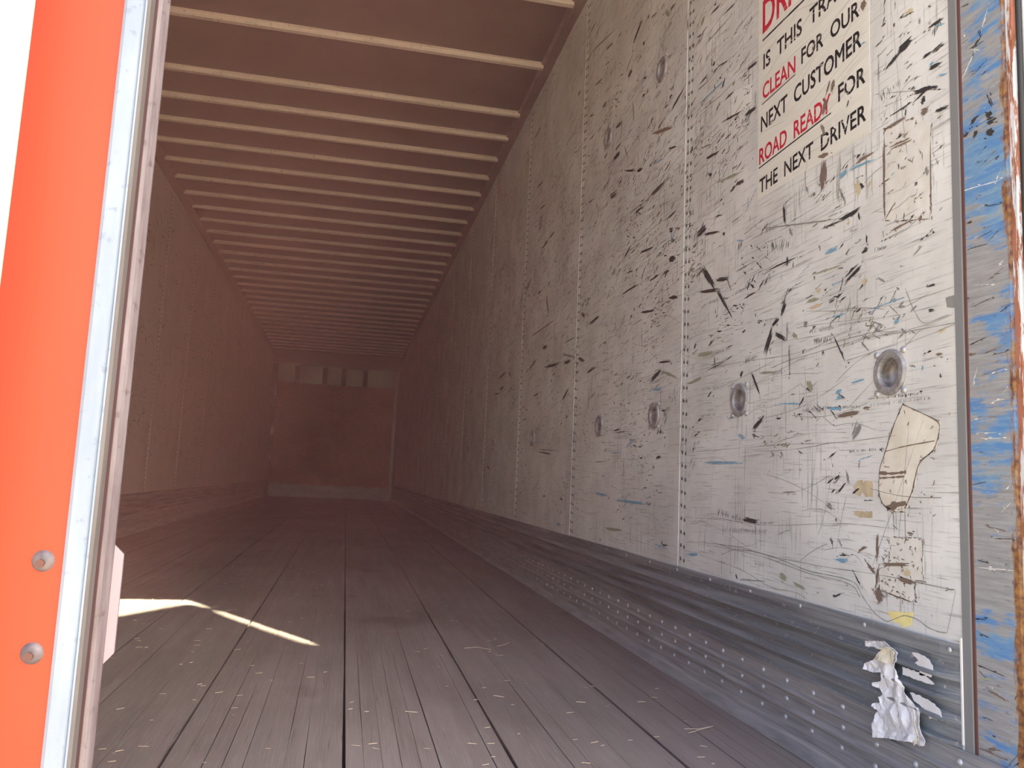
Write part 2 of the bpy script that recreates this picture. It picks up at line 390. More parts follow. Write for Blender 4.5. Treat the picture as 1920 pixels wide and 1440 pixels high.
    (4, 1.5719, 1.4003, 1.5555, 1.3659, 0.0071, 'r'),
    (6, 1.8046, 1.5048, 1.7361, 1.4927, 0.0022, 'r'),
    (6, 1.5998, 1.5528, 1.5546, 1.5393, 0.0016, 'r'),
    (6, 1.5217, 1.5728, 1.4800, 1.5626, 0.0022, 'r'),
    (6, 1.6231, 1.6985, 1.5538, 1.6745, 0.0017, 'r'),
    (6, 1.7439, 1.6861, 1.6597, 1.6687, 0.0018, 'r'),
    (6, 1.8283, 1.6930, 1.7923, 1.6854, 0.0022, 'r'),
    (4, 1.6055, 1.6127, 1.5997, 1.5881, 0.0054, 'r'),
    (0, 1.4757, 1.3927, 1.4665, 1.4110, 0.0055, 'r'),
    (0, 2.0670, 0.4884, 1.9344, 0.4782, 0.0192, 'c'),
    (0, 1.9344, 0.4782, 1.8426, 0.4737, 0.0118, 'r'),
    (0, 1.8426, 0.4737, 1.7706, 0.4772, 0.0044, 'c'),
    (2, 1.5246, 0.4162, 1.4773, 0.4168, 0.0081, 'r'),
    (2, 2.2616, 0.3545, 2.1819, 0.3604, 0.0084, 'r'),
    (3, 1.7456, 0.3612, 1.7106, 0.3492, 0.0142, 'r'),
    (3, 1.6880, 0.3482, 1.6304, 0.3384, 0.0056, 'r'),
    (0, 1.5377, 0.3350, 1.4916, 0.3544, 0.0030, 'r'),
    (0, 1.9604, 0.3351, 1.9485, 0.3207, 0.0074, 'r'),
    (4, 1.3860, 0.4809, 1.3897, 0.4195, 0.0076, 'r'),
    (4, 1.3870, 0.4232, 1.2880, 0.4340, 0.0087, 'r'),
    (4, 1.4248, 0.4242, 1.3901, 0.3992, 0.0091, 'r'),
    (4, 1.3958, 0.3748, 1.3727, 0.3515, 0.0192, 'r'),
    (4, 1.3871, 0.4164, 1.3932, 0.3718, 0.0069, 'r'),
    (4, 1.3315, 0.4032, 1.2751, 0.3979, 0.0085, 'r'),
    (4, 1.3826, 0.3733, 1.2850, 0.3636, 0.0026, 'r'),
    (4, 1.3032, 0.4870, 1.2821, 0.4854, 0.0059, 'r'),
    (4, 1.4470, 0.4412, 1.4188, 0.4542, 0.0050, 'r'),
    (0, 1.5399, 0.4659, 1.5307, 0.4351, 0.0030, 'r'),
    (0, 1.5183, 0.4271, 1.4702, 0.4301, 0.0029, 'r'),
    (1, 1.5180, 0.4602, 1.4997, 0.4471, 0.0111, 'c'),
    (0, 1.3444, 0.5006, 1.3272, 0.4918, 0.0013, 'r'),
    (5, 1.3168, 0.4115, 1.2930, 0.4176, 0.0098, 'r'),
    (1, 1.2101, 0.3977, 1.1875, 0.4023, 0.0018, 'r'),
    (0, 1.4647, 0.4005, 1.4367, 0.3692, 0.0029, 'r'),
    (1, 2.0443, 0.4422, 1.7994, 0.4548, 0.0138, 'c'),
    (1, 1.6027, 0.3919, 1.5760, 0.3911, 0.0054, 'c'),
    (1, 1.8677, 0.3705, 1.8154, 0.3719, 0.0106, 'c'),
    (1, 1.7582, 0.4494, 1.7035, 0.4658, 0.0017, 'r'),
    (1, 1.9408, 0.3217, 1.8065, 0.3347, 0.0022, 'r'),
    (2, 2.5297, 0.3618, 2.4097, 0.3544, 0.0081, 'r'),
    (0, 2.4624, 0.3847, 2.4611, 0.3621, 0.0081, 'r'),
    (3, 3.0538, 0.3792, 2.8071, 0.3829, 0.0109, 'r'),
    (0, 2.4687, 0.3643, 2.4104, 0.3666, 0.0057, 'r'),
    (2, 3.7882, 0.3513, 3.6898, 0.3490, 0.0120, 'r'),
    (0, 3.1059, 0.3333, 3.0935, 0.3237, 0.0100, 'r'),
]
POSTMARKS = [
    (0, 1.0951, 1.2421, 1.0829, 1.2077, 0.0060, 'r'),
    (0, 1.1002, 1.2063, 1.0852, 1.1962, 0.0090, 'r'),
    (0, 1.0988, 1.1898, 1.0761, 1.1889, 0.0120, 'r'),
    (0, 1.1013, 1.1750, 1.0788, 1.1652, 0.0120, 'r'),
    (0, 1.1490, 1.1829, 1.1363, 1.1937, 0.0062, 'r'),
    (0, 1.1360, 1.2033, 1.1117, 1.2116, 0.0062, 'r'),
    (0, 1.1288, 1.1774, 1.1166, 1.1850, 0.0080, 'r'),
    (0, 1.1466, 1.1933, 1.1161, 1.1976, 0.0043, 'c'),
    (6, 1.0879, 1.3931, 1.1156, 1.3339, 0.0015, 'r'),
    (6, 1.1156, 1.3339, 1.1497, 1.2924, 0.0022, 'r'),
    (6, 1.1430, 1.3726, 1.1389, 1.3719, 0.0044, 'r'),
    (6, 1.1643, 1.0909, 1.0709, 1.0788, 0.0015, 'r'),
    (0, 1.1235, 1.3383, 1.1031, 1.3498, 0.0043, 'r'),
    (0, 1.1072, 1.3456, 1.1045, 1.3670, 0.0025, 'r'),
    (0, 1.1476, 1.4296, 1.1289, 1.4249, 0.0019, 'r'),
    (0, 1.1458, 1.0267, 1.1336, 1.0292, 0.0037, 'r'),
    (0, 1.0806, 1.1163, 1.0730, 1.1224, 0.0024, 'r'),
    (4, 1.1531, 0.7970, 1.1296, 0.7981, 0.0030, 'r'),
    (4, 1.1182, 0.7950, 1.0902, 0.7996, 0.0018, 'r'),
    (0, 1.1486, 0.8148, 1.1097, 0.8220, 0.0015, 'r'),
    (6, 1.1429, 0.7470, 1.1303, 0.7756, 0.0012, 'r'),
    (0, 1.1563, 0.5772, 1.1180, 0.5835, 0.0012, 'r'),
    (0, 1.1661, 0.8990, 1.1460, 0.8946, 0.0012, 'r'),
    (0, 1.1480, 0.3610, 1.1257, 0.3635, 0.0017, 'r'),
    (0, 1.1431, 0.3394, 1.1194, 0.3356, 0.0014, 'r'),
    (4, 1.1295, 0.2539, 1.0911, 0.2478, 0.0045, 'r'),
    (0, 1.1467, 0.2883, 1.0898, 0.2826, 0.0014, 'r'),
    (3, 1.1474, 0.2659, 1.1144, 0.2753, 0.0034, 'r'),
    (4, 1.1433, 0.2780, 1.1289, 0.2704, 0.0017, 'r'),
    (4, 1.1327, 0.1635, 1.1009, 0.1698, 0.0039, 'r'),
    (6, 1.1452, 0.4439, 1.0666, 0.4475, 0.0011, 'r'),
    (4, 1.1547, 0.1591, 1.0911, 0.1587, 0.0022, 'r'),
    (0, 1.1066, 0.4931, 1.0681, 0.4961, 0.0011, 'r'),
]
POLYS = {
    'foot': [(1.3099, 0.7264), (1.2144, 0.6884), (1.2172, 0.6666), (1.2288, 0.6387), (1.2697, 0.6172), (1.2750, 0.5882), (1.2897, 0.5589), (1.3095, 0.5256), (1.3440, 0.5240), (1.3693, 0.5363), (1.3821, 0.5564), (1.3797, 0.6047), (1.3623, 0.6355), (1.3461, 0.6727), (1.3252, 0.7056)],
    'tan1': [(1.4480, 0.5827), (1.4309, 0.5828), (1.4293, 0.5765), (1.4225, 0.5829), (1.3994, 0.5811), (1.3998, 0.5518), (1.4229, 0.5501), (1.4312, 0.5587), (1.4398, 0.5513), (1.4582, 0.5544), (1.4598, 0.5688)],
    'tan2': [(1.4586, 0.5203), (1.4014, 0.5219), (1.4027, 0.5101), (1.4404, 0.5087), (1.4604, 0.5130)],
    'yellow': [(1.3602, 0.3371), (1.2891, 0.3473), (1.2902, 0.3393), (1.2950, 0.3322), (1.2943, 0.3245), (1.3165, 0.3157), (1.3274, 0.3207), (1.3480, 0.3222)],
    'square': [(1.3525, 0.4767), (1.2640, 0.4805), (1.2622, 0.4603), (1.2652, 0.4334), (1.2614, 0.4059), (1.2841, 0.4045), (1.2841, 0.3638), (1.3826, 0.3733), (1.3846, 0.4133), (1.3560, 0.4233)],
    'rect': [(1.3529, 1.2892), (1.2535, 1.2737), (1.2214, 1.2416), (1.2285, 1.0629), (1.3224, 1.0877), (1.3537, 1.0996)],
    'dark': [(1.1953, 0.9070), (1.1720, 0.9082), (1.1728, 0.8840), (1.1915, 0.8885)],
    'decal': [(1.8578, 1.9672), (1.3986, 1.7812), (1.3989, 1.2979), (1.8639, 1.3156)],
    'decal2': [(2.0091, 1.6920), (1.9022, 1.6653), (1.9010, 1.5925), (2.0075, 1.6210)],
    'lav': [(1.4418, 0.4032), (1.4032, 0.4078), (1.3931, 0.3752), (1.4148, 0.3586), (1.4365, 0.3796)],
}
CURVES = [
    (1, [(2.0425, 0.3752), (1.9618, 0.3993), (1.8503, 0.4008), (1.7340, 0.3934), (1.6303, 0.3810), (1.5004, 0.3819), (1.4535, 0.3773), (1.4369, 0.3553), (1.3992, 0.3272), (1.3631, 0.3169), (1.3380, 0.3279), (1.3136, 0.3385), (1.2811, 0.3378), (1.2546, 0.3272), (1.2289, 0.3245), (1.2080, 0.3270)], 0.0016),
    (1, [(2.0860, 0.3952), (1.8503, 0.3942), (1.7340, 0.3852), (1.6165, 0.3749), (1.5065, 0.3757), (1.4593, 0.3695), (1.4425, 0.3510)], 0.0015),
    (1, [(2.2505, 0.3938), (1.9619, 0.4062), (1.7659, 0.3963), (1.5629, 0.3964), (1.3874, 0.4029), (1.1896, 0.4006)], 0.0014),
    (1, [(1.2080, 0.3270), (1.1945, 0.3705), (1.1855, 0.4011)], 0.0008),
    (1, [(2.1760, 0.3620), (1.9129, 0.3476), (1.7815, 0.3212), (1.6732, 0.3284), (1.6304, 0.3191)], 0.0015),
    (1, [(2.3050, 0.4618), (2.0665, 0.4698), (1.7829, 0.4688), (1.4993, 0.4945), (1.3346, 0.4930)], 0.0011),
    (1, [(1.7370, 0.8644), (1.5604, 0.8682), (1.4183, 0.8724), (1.2778, 0.8623), (1.1715, 0.8576)], 0.0012),
    (1, [(1.6299, 0.9707), (1.4347, 0.9312), (1.2764, 0.9197), (1.1695, 0.9220)], 0.0009),
    (1, [(1.4065, 0.9034), (1.3685, 0.8747), (1.3019, 0.8665), (1.2314, 0.8672), (1.1793, 0.8733)], 0.0011),
    (1, [(1.2976, 0.9485), (1.2814, 0.9105), (1.2542, 0.8681), (1.1877, 0.8750)], 0.0014),
    (1, [(2.3251, 0.9105), (1.9726, 0.8965), (1.7052, 0.8773), (1.4956, 0.8815), (1.3267, 0.8779)], 0.0013),
    (1, [(2.2112, 0.6608), (1.7357, 0.6656), (1.4977, 0.6612), (1.3310, 0.6686)], 0.0011),
    (1, [(1.2976, 0.8402), (1.2641, 0.8448), (1.2098, 0.8502), (1.1716, 0.8560)], 0.0010),
    (4, [(1.3099, 0.7264), (1.2144, 0.6884), (1.2172, 0.6666), (1.2288, 0.6387), (1.2697, 0.6172), (1.2897, 0.5589), (1.3093, 0.5322)], 0.0024),
    (4, [(1.3099, 0.7264), (1.3356, 0.6892), (1.3623, 0.6355), (1.3797, 0.6047), (1.3821, 0.5564), (1.3693, 0.5363), (1.3339, 0.5244)], 0.0020),
    (4, [(1.3787, 0.5978), (1.3425, 0.5962), (1.3030, 0.5995)], 0.0062),
    (4, [(1.3789, 0.5875), (1.3376, 0.5894), (1.3080, 0.5913)], 0.0042),
    (4, [(1.3591, 0.5300), (1.3337, 0.5377), (1.3043, 0.5422)], 0.0143),
    (4, [(1.3622, 0.6390), (1.3068, 0.6475), (1.2283, 0.6544)], 0.0021),
]
TEXTS = [
    ('IS THIS TRAILER', 0, (1.8353, 1.6708), (1.4293, 1.6461), (1.8329, 1.7135)),
    ('CLEAN', 1, (1.8380, 1.5860), (1.6796, 1.5838), (1.8363, 1.6295)),
    ('FOR OUR', 0, (1.6535, 1.5901), (1.4291, 1.5823), (1.6523, 1.6296)),
    ('NEXT CUSTOMER', 0, (1.8457, 1.4997), (1.4224, 1.5090), (1.8455, 1.5429)),
    ('ROAD READY', 1, (1.8541, 1.4123), (1.5346, 1.4154), (1.8525, 1.4555)),
    ('FOR', 0, (1.5061, 1.4218), (1.4109, 1.4212), (1.5057, 1.4615)),
    ('THE NEXT DRIVER', 0, (1.8516, 1.3314), (1.4099, 1.3362), (1.8536, 1.3701)),
    ('DRIVER', 1, (1.8403, 1.7760), (1.5311, 1.7758), (1.8392, 1.8688)),
]
UNDERS = [
    ((1.8401, 1.7556), (1.5313, 1.7479), 0.0057),
    ((1.8415, 1.5746), (1.6802, 1.5774), 0.0030),
    ((1.8555, 1.4031), (1.5336, 1.4088), 0.0037),
]
PAPER = [
    (1.3977, 0.2759),
    (1.3388, 0.2867),
    (1.3238, 0.2799),
    (1.3092, 0.2731),
    (1.3123, 0.2646),
    (1.3110, 0.2571),
    (1.3156, 0.2502),
    (1.3041, 0.2411),
    (1.3015, 0.2282),
    (1.2904, 0.2118),
    (1.2767, 0.1983),
    (1.2576, 0.1904),
    (1.2502, 0.1666),
    (1.2414, 0.1491),
    (1.2432, 0.1321),
    (1.2566, 0.1278),
    (1.2728, 0.1300),
    (1.3068, 0.1212),
    (1.3424, 0.1140),
    (1.3733, 0.1063),
    (1.3700, 0.1193),
    (1.3792, 0.1285),
    (1.3712, 0.1368),
    (1.3726, 0.1464),
    (1.3646, 0.1557),
    (1.3803, 0.1604),
    (1.3770, 0.1663),
    (1.3580, 0.1724),
    (1.3610, 0.1816),
    (1.3500, 0.1885),
    (1.3591, 0.1981),
    (1.3764, 0.1977),
    (1.3747, 0.2042),
    (1.3542, 0.2123),
    (1.3554, 0.2270),
    (1.3776, 0.2218),
    (1.4052, 0.2214),
    (1.4034, 0.2322),
    (1.3723, 0.2484),
    (1.3690, 0.2552),
    (1.3484, 0.2697),
    (1.3735, 0.2696),
    (1.3979, 0.2655),
]
SCRAPS = [
    [(1.2803, 0.2783), (1.2662, 0.2823), (1.2391, 0.2788), (1.2289, 0.2681), (1.2252, 0.2579), (1.2320, 0.2489), (1.2535, 0.2456), (1.2603, 0.2458), (1.2613, 0.2588), (1.2722, 0.2638), (1.2624, 0.2698)],
    [(1.3039, 0.2480), (1.2754, 0.2498), (1.2480, 0.2487), (1.2348, 0.2427), (1.2244, 0.2397), (1.2324, 0.2359), (1.2592, 0.2357), (1.2870, 0.2356), (1.3042, 0.2353)],
    [(1.2848, 0.2104), (1.2598, 0.2103), (1.2280, 0.2077), (1.2103, 0.1981), (1.2094, 0.1840), (1.2366, 0.1797), (1.2522, 0.1919), (1.2767, 0.1983)],
]
STRAWS = [
    [(0.4140, 2.6340), (0.4610, 2.6510), (0.5000, 2.6110)],
    [(0.5300, 2.6680), (0.5570, 2.6850), (0.5840, 2.7280)],
    [(0.8000, 1.7770), (0.8350, 1.7750), (0.8790, 1.7930)],
    [(0.7970, 1.7470), (0.8310, 1.7680), (0.8790, 1.7930)],
    [(0.6090, 2.0060), (0.6320, 2.0010)],
    [(0.7700, 2.0000), (0.7910, 1.9990)],
    [(0.1740, 1.9450), (0.2020, 1.9350)],
    [(0.4080, 2.0730), (0.4330, 2.0570)],
]

# ------------------------------------------------------------------ materials
def mat(name, col, rough=0.6, metal=0.0, build=None, spec=None):
    m = D.materials.new(name)
    m.use_nodes = True
    b = m.node_tree.nodes['Principled BSDF']
    b.inputs['Base Color'].default_value = (*col, 1)
    b.inputs['Roughness'].default_value = rough
    b.inputs['Metallic'].default_value = metal
    if spec is not None:
        b.inputs['Specular IOR Level'].default_value = spec
    if build:
        build(m.node_tree, b)
    return m

class G:
    """small helper around a node tree; coordinates are the world position of real surfaces"""
    def __init__(s, nt):
        s.nt = nt
        s.pos = nt.nodes.new('ShaderNodeNewGeometry').outputs['Position']
    def new(s, t): return s.nt.nodes.new(t)
    def link(s, a, b): s.nt.links.new(a, b)
    def map(s, scale, loc=(0, 0, 0), rot=(0, 0, 0)):
        n = s.new('ShaderNodeMapping')
        n.inputs['Scale'].default_value = scale
        n.inputs['Location'].default_value = loc
        n.inputs['Rotation'].default_value = rot
        s.link(s.pos, n.inputs['Vector'])
        return n.outputs[0]
    def noise(s, vec, scale=1.0, detail=4.0, rough=0.55, dist=0.0):
        n = s.new('ShaderNodeTexNoise')
        n.inputs['Scale'].default_value = scale
        n.inputs['Detail'].default_value = detail
        n.inputs['Roughness'].default_value = rough
        n.inputs['Distortion'].default_value = dist
        s.link(vec, n.inputs['Vector'])
        return n.outputs['Fac']
    def ramp(s, v, a, b, lo=0.0, hi=1.0):
        n = s.new('ShaderNodeMapRange')
        n.clamp = True
        n.inputs['From Min'].default_value = a
        n.inputs['From Max'].default_value = b
        n.inputs['To Min'].default_value = lo
        n.inputs['To Max'].default_value = hi
        s.link(v, n.inputs['Value'])
        return n.outputs[0]
    def math(s, op, a, b):
        n = s.new('ShaderNodeMath')
        n.operation = op
        for i, v in enumerate((a, b)):
            if isinstance(v, (int, float)): n.inputs[i].default_value = v
            else: s.link(v, n.inputs[i])
        return n.outputs[0]
    def mix(s, f, a, b):
        n = s.new('ShaderNodeMix')
        n.data_type = 'RGBA'
        if isinstance(f, (int, float)): n.inputs['Factor'].default_value = f
        else: s.link(f, n.inputs['Factor'])
        for i, v in ((6, a), (7, b)):
            if isinstance(v, tuple): n.inputs[i].default_value = (*v, 1)
            else: s.link(v, n.inputs[i])
        return n.outputs[2]
    def bump(s, b, h, strength=0.2, dist=0.002):
        n = s.new('ShaderNodeBump')
        n.inputs['Strength'].default_value = strength
        n.inputs['Distance'].default_value = dist
        s.link(h, n.inputs['Height'])
        s.link(n.outputs[0], b.inputs['Normal'])
    def xyz(s):
        n = s.new('ShaderNodeSeparateXYZ')
        s.link(s.pos, n.inputs[0])
        return n.outputs

def white_wall(nt, b, base=(0.81, 0.815, 0.81), amt=1.0):
    g = G(nt)
    c = g.mix(g.ramp(g.noise(g.map((1, 3.5, 3.5)), 1.0, 6), 0.38, 0.66, 0, 0.55 * amt), base, (0.46, 0.45, 0.44))
    s1 = g.ramp(g.noise(g.map((1, 4, 150), rot=(0.10, 0, 0)), 1.0, 6, 0.65), 0.55, 0.70)
    m1 = g.ramp(g.noise(g.map((1, 3.3, 3.0), (3, 1, 0)), 1.0, 4), 0.42, 0.58)
    c = g.mix(g.math('MULTIPLY', g.math('MULTIPLY', s1, m1), 0.85 * amt), c, (0.22, 0.215, 0.21))
    s2 = g.ramp(g.noise(g.map((1, 9, 260), (1, 3, 2), (-0.25, 0, 0)), 1.0, 5, 0.6), 0.58, 0.68)
    c = g.mix(g.math('MULTIPLY', s2, 0.65 * amt), c, (0.24, 0.23, 0.23))
    s3 = g.ramp(g.noise(g.map((1, 120, 7), (5, 3, 2), (0.06, 0, 0)), 1.0, 4, 0.6), 0.56, 0.66)
    m3 = g.ramp(g.noise(g.map((1, 4, 3.5), (7, 1, 4)), 1.0, 4), 0.50, 0.60)
    c = g.mix(g.math('MULTIPLY', g.math('MULTIPLY', s3, m3), 0.75 * amt), c, (0.20, 0.20, 0.19))
    s4 = g.ramp(g.noise(g.map((1, 30, 55), (2, 8, 4)), 1.0, 4, 0.7), 0.66, 0.72)
    m4 = g.ramp(g.noise(g.map((1, 1.8, 1.8), (4, 4, 1)), 1.0, 3), 0.45, 0.60)
    c = g.mix(g.math('MULTIPLY', g.math('MULTIPLY', s4, m4), 0.9 * amt), c, (0.07, 0.07, 0.07))
    s5 = g.ramp(g.noise(g.map((1, 5, 26), (9, 2, 7), (0.15, 0, 0)), 1.0, 4, 0.7), 0.66, 0.74)
    c = g.mix(g.math('MULTIPLY', s5, 0.45 * amt), c, (0.30, 0.43, 0.52))
    s6 = g.ramp(g.noise(g.map((1, 7, 12), (19, 5, 3)), 1.0, 5, 0.7), 0.66, 0.76)
    c = g.mix(g.math('MULTIPLY', s6, 0.45 * amt), c, (0.36, 0.34, 0.24))
    nt.links.new(c, b.inputs['Base Color'])
    g.bump(b, s1, 0.25, 0.0015)

def wood_floor(nt, b):
    g = G(nt)
    c = g.mix(g.ramp(g.noise(g.map((26, 1.3, 1)), 1.0, 5), 0.3, 0.7), (0.175, 0.150, 0.150), (0.245, 0.212, 0.215))
    c = g.mix(g.ramp(g.noise(g.map((1.6, 1.1, 1), (4, 2, 0)), 1.0, 6, 0.6), 0.42, 0.70, 0, 0.6), c, (0.11, 0.092, 0.088))
    gr = g.noise(g.map((240, 7, 1)), 1.0, 6, 0.7)
    c = g.mix(g.ramp(gr, 0.52, 0.68, 0, 0.55), c, (0.30, 0.27, 0.265))
    c = g.mix(g.ramp(g.noise(g.map((120, 3.0, 1), (2, 9, 0)), 1.0, 6, 0.7), 0.60, 0.68, 0, 0.75), c, (0.05, 0.042, 0.04))
    c = g.mix(g.ramp(g.noise(g.map((2.5, 2.0, 1), (11, 4, 0)), 1.0, 3, 0.5), 0.62, 0.72, 0, 0.6), c, (0.075, 0.062, 0.058))
    nt.links.new(c, b.inputs['Base Color'])
    g.bump(b, gr, 0.35, 0.002)

def streaky(c1, c2, sc_, lo=0.35, hi=0.65, spec=None, bump=0.15):
    def f(nt, b):
        g = G(nt)
        n = g.noise(g.map(sc_), 1.0, 6, 0.65)
        c = g.mix(g.ramp(n, lo, hi), c1, c2)
        if spec:
            c = g.mix(g.ramp(g.noise(g.map((60, 60, 60), (3, 3, 3)), 1.0, 3), 0.62, 0.70, 0, 0.8), c, spec)
        nt.links.new(c, b.inputs['Base Color'])
        g.bump(b, n, bump, 0.001)
    return f

def post_paint(nt, b):
    g = G(nt)
    grain = g.noise(g.map((5, 12, 150), rot=(0.12, 0, 0)), 1.0, 6, 0.7)
    c = g.mix(g.ramp(grain, 0.3, 0.7), (0.25, 0.25, 0.26), (0.40, 0.40, 0.41))
    blotch = g.noise(g.map((1, 5, 7), (0, 3.7, 1.9), (0.2, 0, 0)), 1.0, 5, 0.6)
    blotch2 = g.noise(g.map((1, 9, 60), (0, 1, 5), (0.2, 0, 0)), 1.0, 5, 0.7)
    bl = g.ramp(g.math('ADD', g.math('MULTIPLY', blotch, 0.65), g.math('MULTIPLY', blotch2, 0.35)), 0.515, 0.565)
    c = g.mix(g.math('MULTIPLY', bl, 0.85), c, g.mix(g.ramp(blotch2, 0.35, 0.6), (0.22, 0.38, 0.52), (0.07, 0.24, 0.55)))
    dk = g.ramp(g.noise(g.map((1, 22, 120), (8, 1, 5), (0.3, 0, 0)), 1.0, 5, 0.7), 0.62, 0.68)
    c = g.mix(g.math('MULTIPLY', dk, 0.8), c, (0.09, 0.08, 0.10))
    lt = g.ramp(g.noise(g.map((1, 18, 110), (2, 7, 1), (0.1, 0, 0)), 1.0, 5, 0.7), 0.64, 0.70)
    c = g.mix(g.math('MULTIPLY', lt, 0.7), c, (0.62, 0.60, 0.58))
    x, y, z = g.xyz()
    edge = g.ramp(y, 1.060, 1.080, 1, 0)
    low = g.ramp(z, 0.65, 0.05, 0, 0.45)
    rn = g.noise(g.map((30, 55, 16), (4, 4, 4)), 1.0, 5, 0.7)
    rust = g.ramp(g.math('ADD', rn, g.math('MULTIPLY', edge, g.math('ADD', low, 0.27))), 0.68, 0.80)
    c = g.mix(rust, c, g.mix(g.ramp(g.noise(g.map((50, 90, 90)), 1.0, 4), 0.35, 0.65), (0.13, 0.05, 0.03), (0.40, 0.20, 0.07)))
    nt.links.new(c, b.inputs['Base Color'])
    g.bump(b, grain, 0.4, 0.002)

def rusty_edge(nt, b):
    g = G(nt)
    n = g.noise(g.map((60, 60, 14)), 1.0, 5, 0.7)
    c = g.mix(g.ramp(n, 0.42, 0.50), (0.28, 0.10, 0.04), (0.40, 0.15, 0.09))
    c = g.mix(g.ramp(g.noise(g.map((90, 90, 9), (3, 2, 1)), 1.0, 5, 0.7), 0.50, 0.54), c, (0.62, 0.64, 0.67))
    nt.links.new(c, b.inputs['Base Color'])
    g.bump(b, n, 0.5, 0.002)

def osb(nt, b):
    g = G(nt)
    n = g.noise(g.map((14, 1, 40)), 1.0, 5, 0.7)
    c = g.mix(g.ramp(n, 0.3, 0.7), (0.62, 0.24, 0.09), (0.82, 0.38, 0.16))
    c = g.mix(g.ramp(g.noise(g.map((1.4, 1, 1.4)), 1.0, 4), 0.45, 0.7, 0, 0.6), c, (0.46, 0.16, 0.06))
    nt.links.new(c, b.inputs['Base Color'])

def orange(nt, b):
    g = G(nt)
    c = g.mix(g.ramp(g.noise(g.map((2.5, 2, 1.2)), 1.0, 3), 0.35, 0.65), (0.43, 0.046, 0.020), (0.48, 0.056, 0.023))
    sp = g.ramp(g.noise(g.map((70, 70, 70)), 1.0, 2), 0.80, 0.84)
    c = g.mix(sp, c, (0.10, 0.02, 0.02))
    nt.links.new(c, b.inputs['Base Color'])

def concrete(nt, b):
    g = G(nt)
    c = g.mix(g.noise(g.map((1.5, 1.5, 1)), 1.0, 8, 0.7), (0.15, 0.14, 0.13), (0.25, 0.23, 0.21))
    nt.links.new(c, b.inputs['Base Color'])

M_white = mat('scuffed_white_liner', (0.7, 0.7, 0.7), 0.42, build=lambda nt, b: white_wall(nt, b))
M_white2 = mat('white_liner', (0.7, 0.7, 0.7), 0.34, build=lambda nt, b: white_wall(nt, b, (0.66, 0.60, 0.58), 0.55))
M_seam = mat('seam_white', (0.78, 0.77, 0.75), 0.4)
M_floor = mat('worn_laminated_wood', (0.2, 0.17, 0.17), 0.55, build=wood_floor)
M_dark = mat('dark_gap', (0.02, 0.018, 0.018), 0.9)
M_corr = mat('galvanised_corrugated', (0.3, 0.3, 0.3), 0.36, 0.4, build=streaky((0.16, 0.18, 0.20), (0.42, 0.45, 0.49), (8, 1.6, 60), spec=(0.5, 0.5, 0.52)))
M_alu = mat('scuffed_aluminium', (0.4, 0.4, 0.4), 0.45, 0.35, build=streaky((0.28, 0.28, 0.295), (0.50, 0.50, 0.52), (8, 4, 130)))
M_rivet = mat('rivet_metal', (0.46, 0.46, 0.48), 0.4, 0.4)
M_wrivet = mat('painted_rivet', (0.13, 0.125, 0.12), 0.45)
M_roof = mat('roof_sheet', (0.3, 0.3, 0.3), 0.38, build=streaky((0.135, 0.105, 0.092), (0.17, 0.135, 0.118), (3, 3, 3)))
M_bow = mat('galvanised_roof_bow', (0.6, 0.6, 0.6), 0.40, 0.0, build=streaky((0.72, 0.60, 0.51), (0.90, 0.77, 0.66), (5, 40, 40), spec=(0.40, 0.31, 0.26)))
M_rail = mat('roof_rail', (0.3, 0.25, 0.22), 0.5, build=streaky((0.20, 0.16, 0.145), (0.29, 0.24, 0.215), (3, 8, 40)))
M_post = mat('scraped_post_paint', (0.4, 0.4, 0.4), 0.5, build=post_paint)
M_grey = mat('grey_paint', (0.225, 0.23, 0.24), 0.5)
M_rust = mat('rusted_corner', (0.4, 0.2, 0.1), 0.75, build=rusty_edge)
M_rubber = mat('black_rubber', (0.03, 0.03, 0.035), 0.6)
M_silver = mat('bright_aluminium', (0.72, 0.73, 0.76), 0.35, 0.3)
M_orange = mat('orange_paint', (0.85, 0.14, 0.05), 0.55, build=orange, spec=0.3)
M_trim = mat('door_edge_aluminium', (0.7, 0.75, 0.85), 0.5, 0.0, build=streaky((0.195, 0.235, 0.30), (0.235, 0.28, 0.35), (30, 30, 6), spec=(0.16, 0.19, 0.25)))
M_lip = mat('grey_vinyl_lip', (0.42, 0.37, 0.37), 0.5, build=streaky((0.12, 0.105, 0.10), (0.165, 0.145, 0.14), (30, 30, 4)))
M_seal = mat('dark_red_seal', (0.07, 0.03, 0.03), 0.6)
M_flange = mat('mauve_seal_flap', (0.4, 0.33, 0.34), 0.45, build=streaky((0.12, 0.09, 0.098), (0.21, 0.175, 0.185), (70, 70, 7), spec=(0.085, 0.06, 0.06)))
M_cream = mat('cream_paint', (0.93, 0.88, 0.70), 0.5)
M_plate = mat('pale_plate', (0.62, 0.54, 0.60), 0.45, build=streaky((0.24, 0.21, 0.24), (0.30, 0.20, 0.22), (3, 3, 9)))
M_bolt = mat('zinc_bolt', (0.40, 0.33, 0.36), 0.5, 0.4, build=streaky((0.10, 0.085, 0.095), (0.17, 0.14, 0.145), (60, 60, 60)))
M_nut = mat('rusty_nut', (0.11, 0.045, 0.035), 0.7)
M_cup = mat('worn_cup_steel', (0.4, 0.4, 0.42), 0.42, 0.3, build=streaky((0.16, 0.11, 0.08), (0.42, 0.42, 0.46), (24, 24, 24)))
M_ring = mat('ring_flange_steel', (0.4, 0.4, 0.42), 0.5, 0.25, build=streaky((0.22, 0.20, 0.20), (0.42, 0.42, 0.44), (50, 50, 50)))
M_osb = mat('stained_plywood', (0.6, 0.3, 0.15), 0.8, build=osb)
M_kick = mat('kick_plate_metal', (0.6, 0.58, 0.58), 0.5, build=streaky((0.72, 0.68, 0.70), (0.86, 0.82, 0.82), (3, 3, 12)))
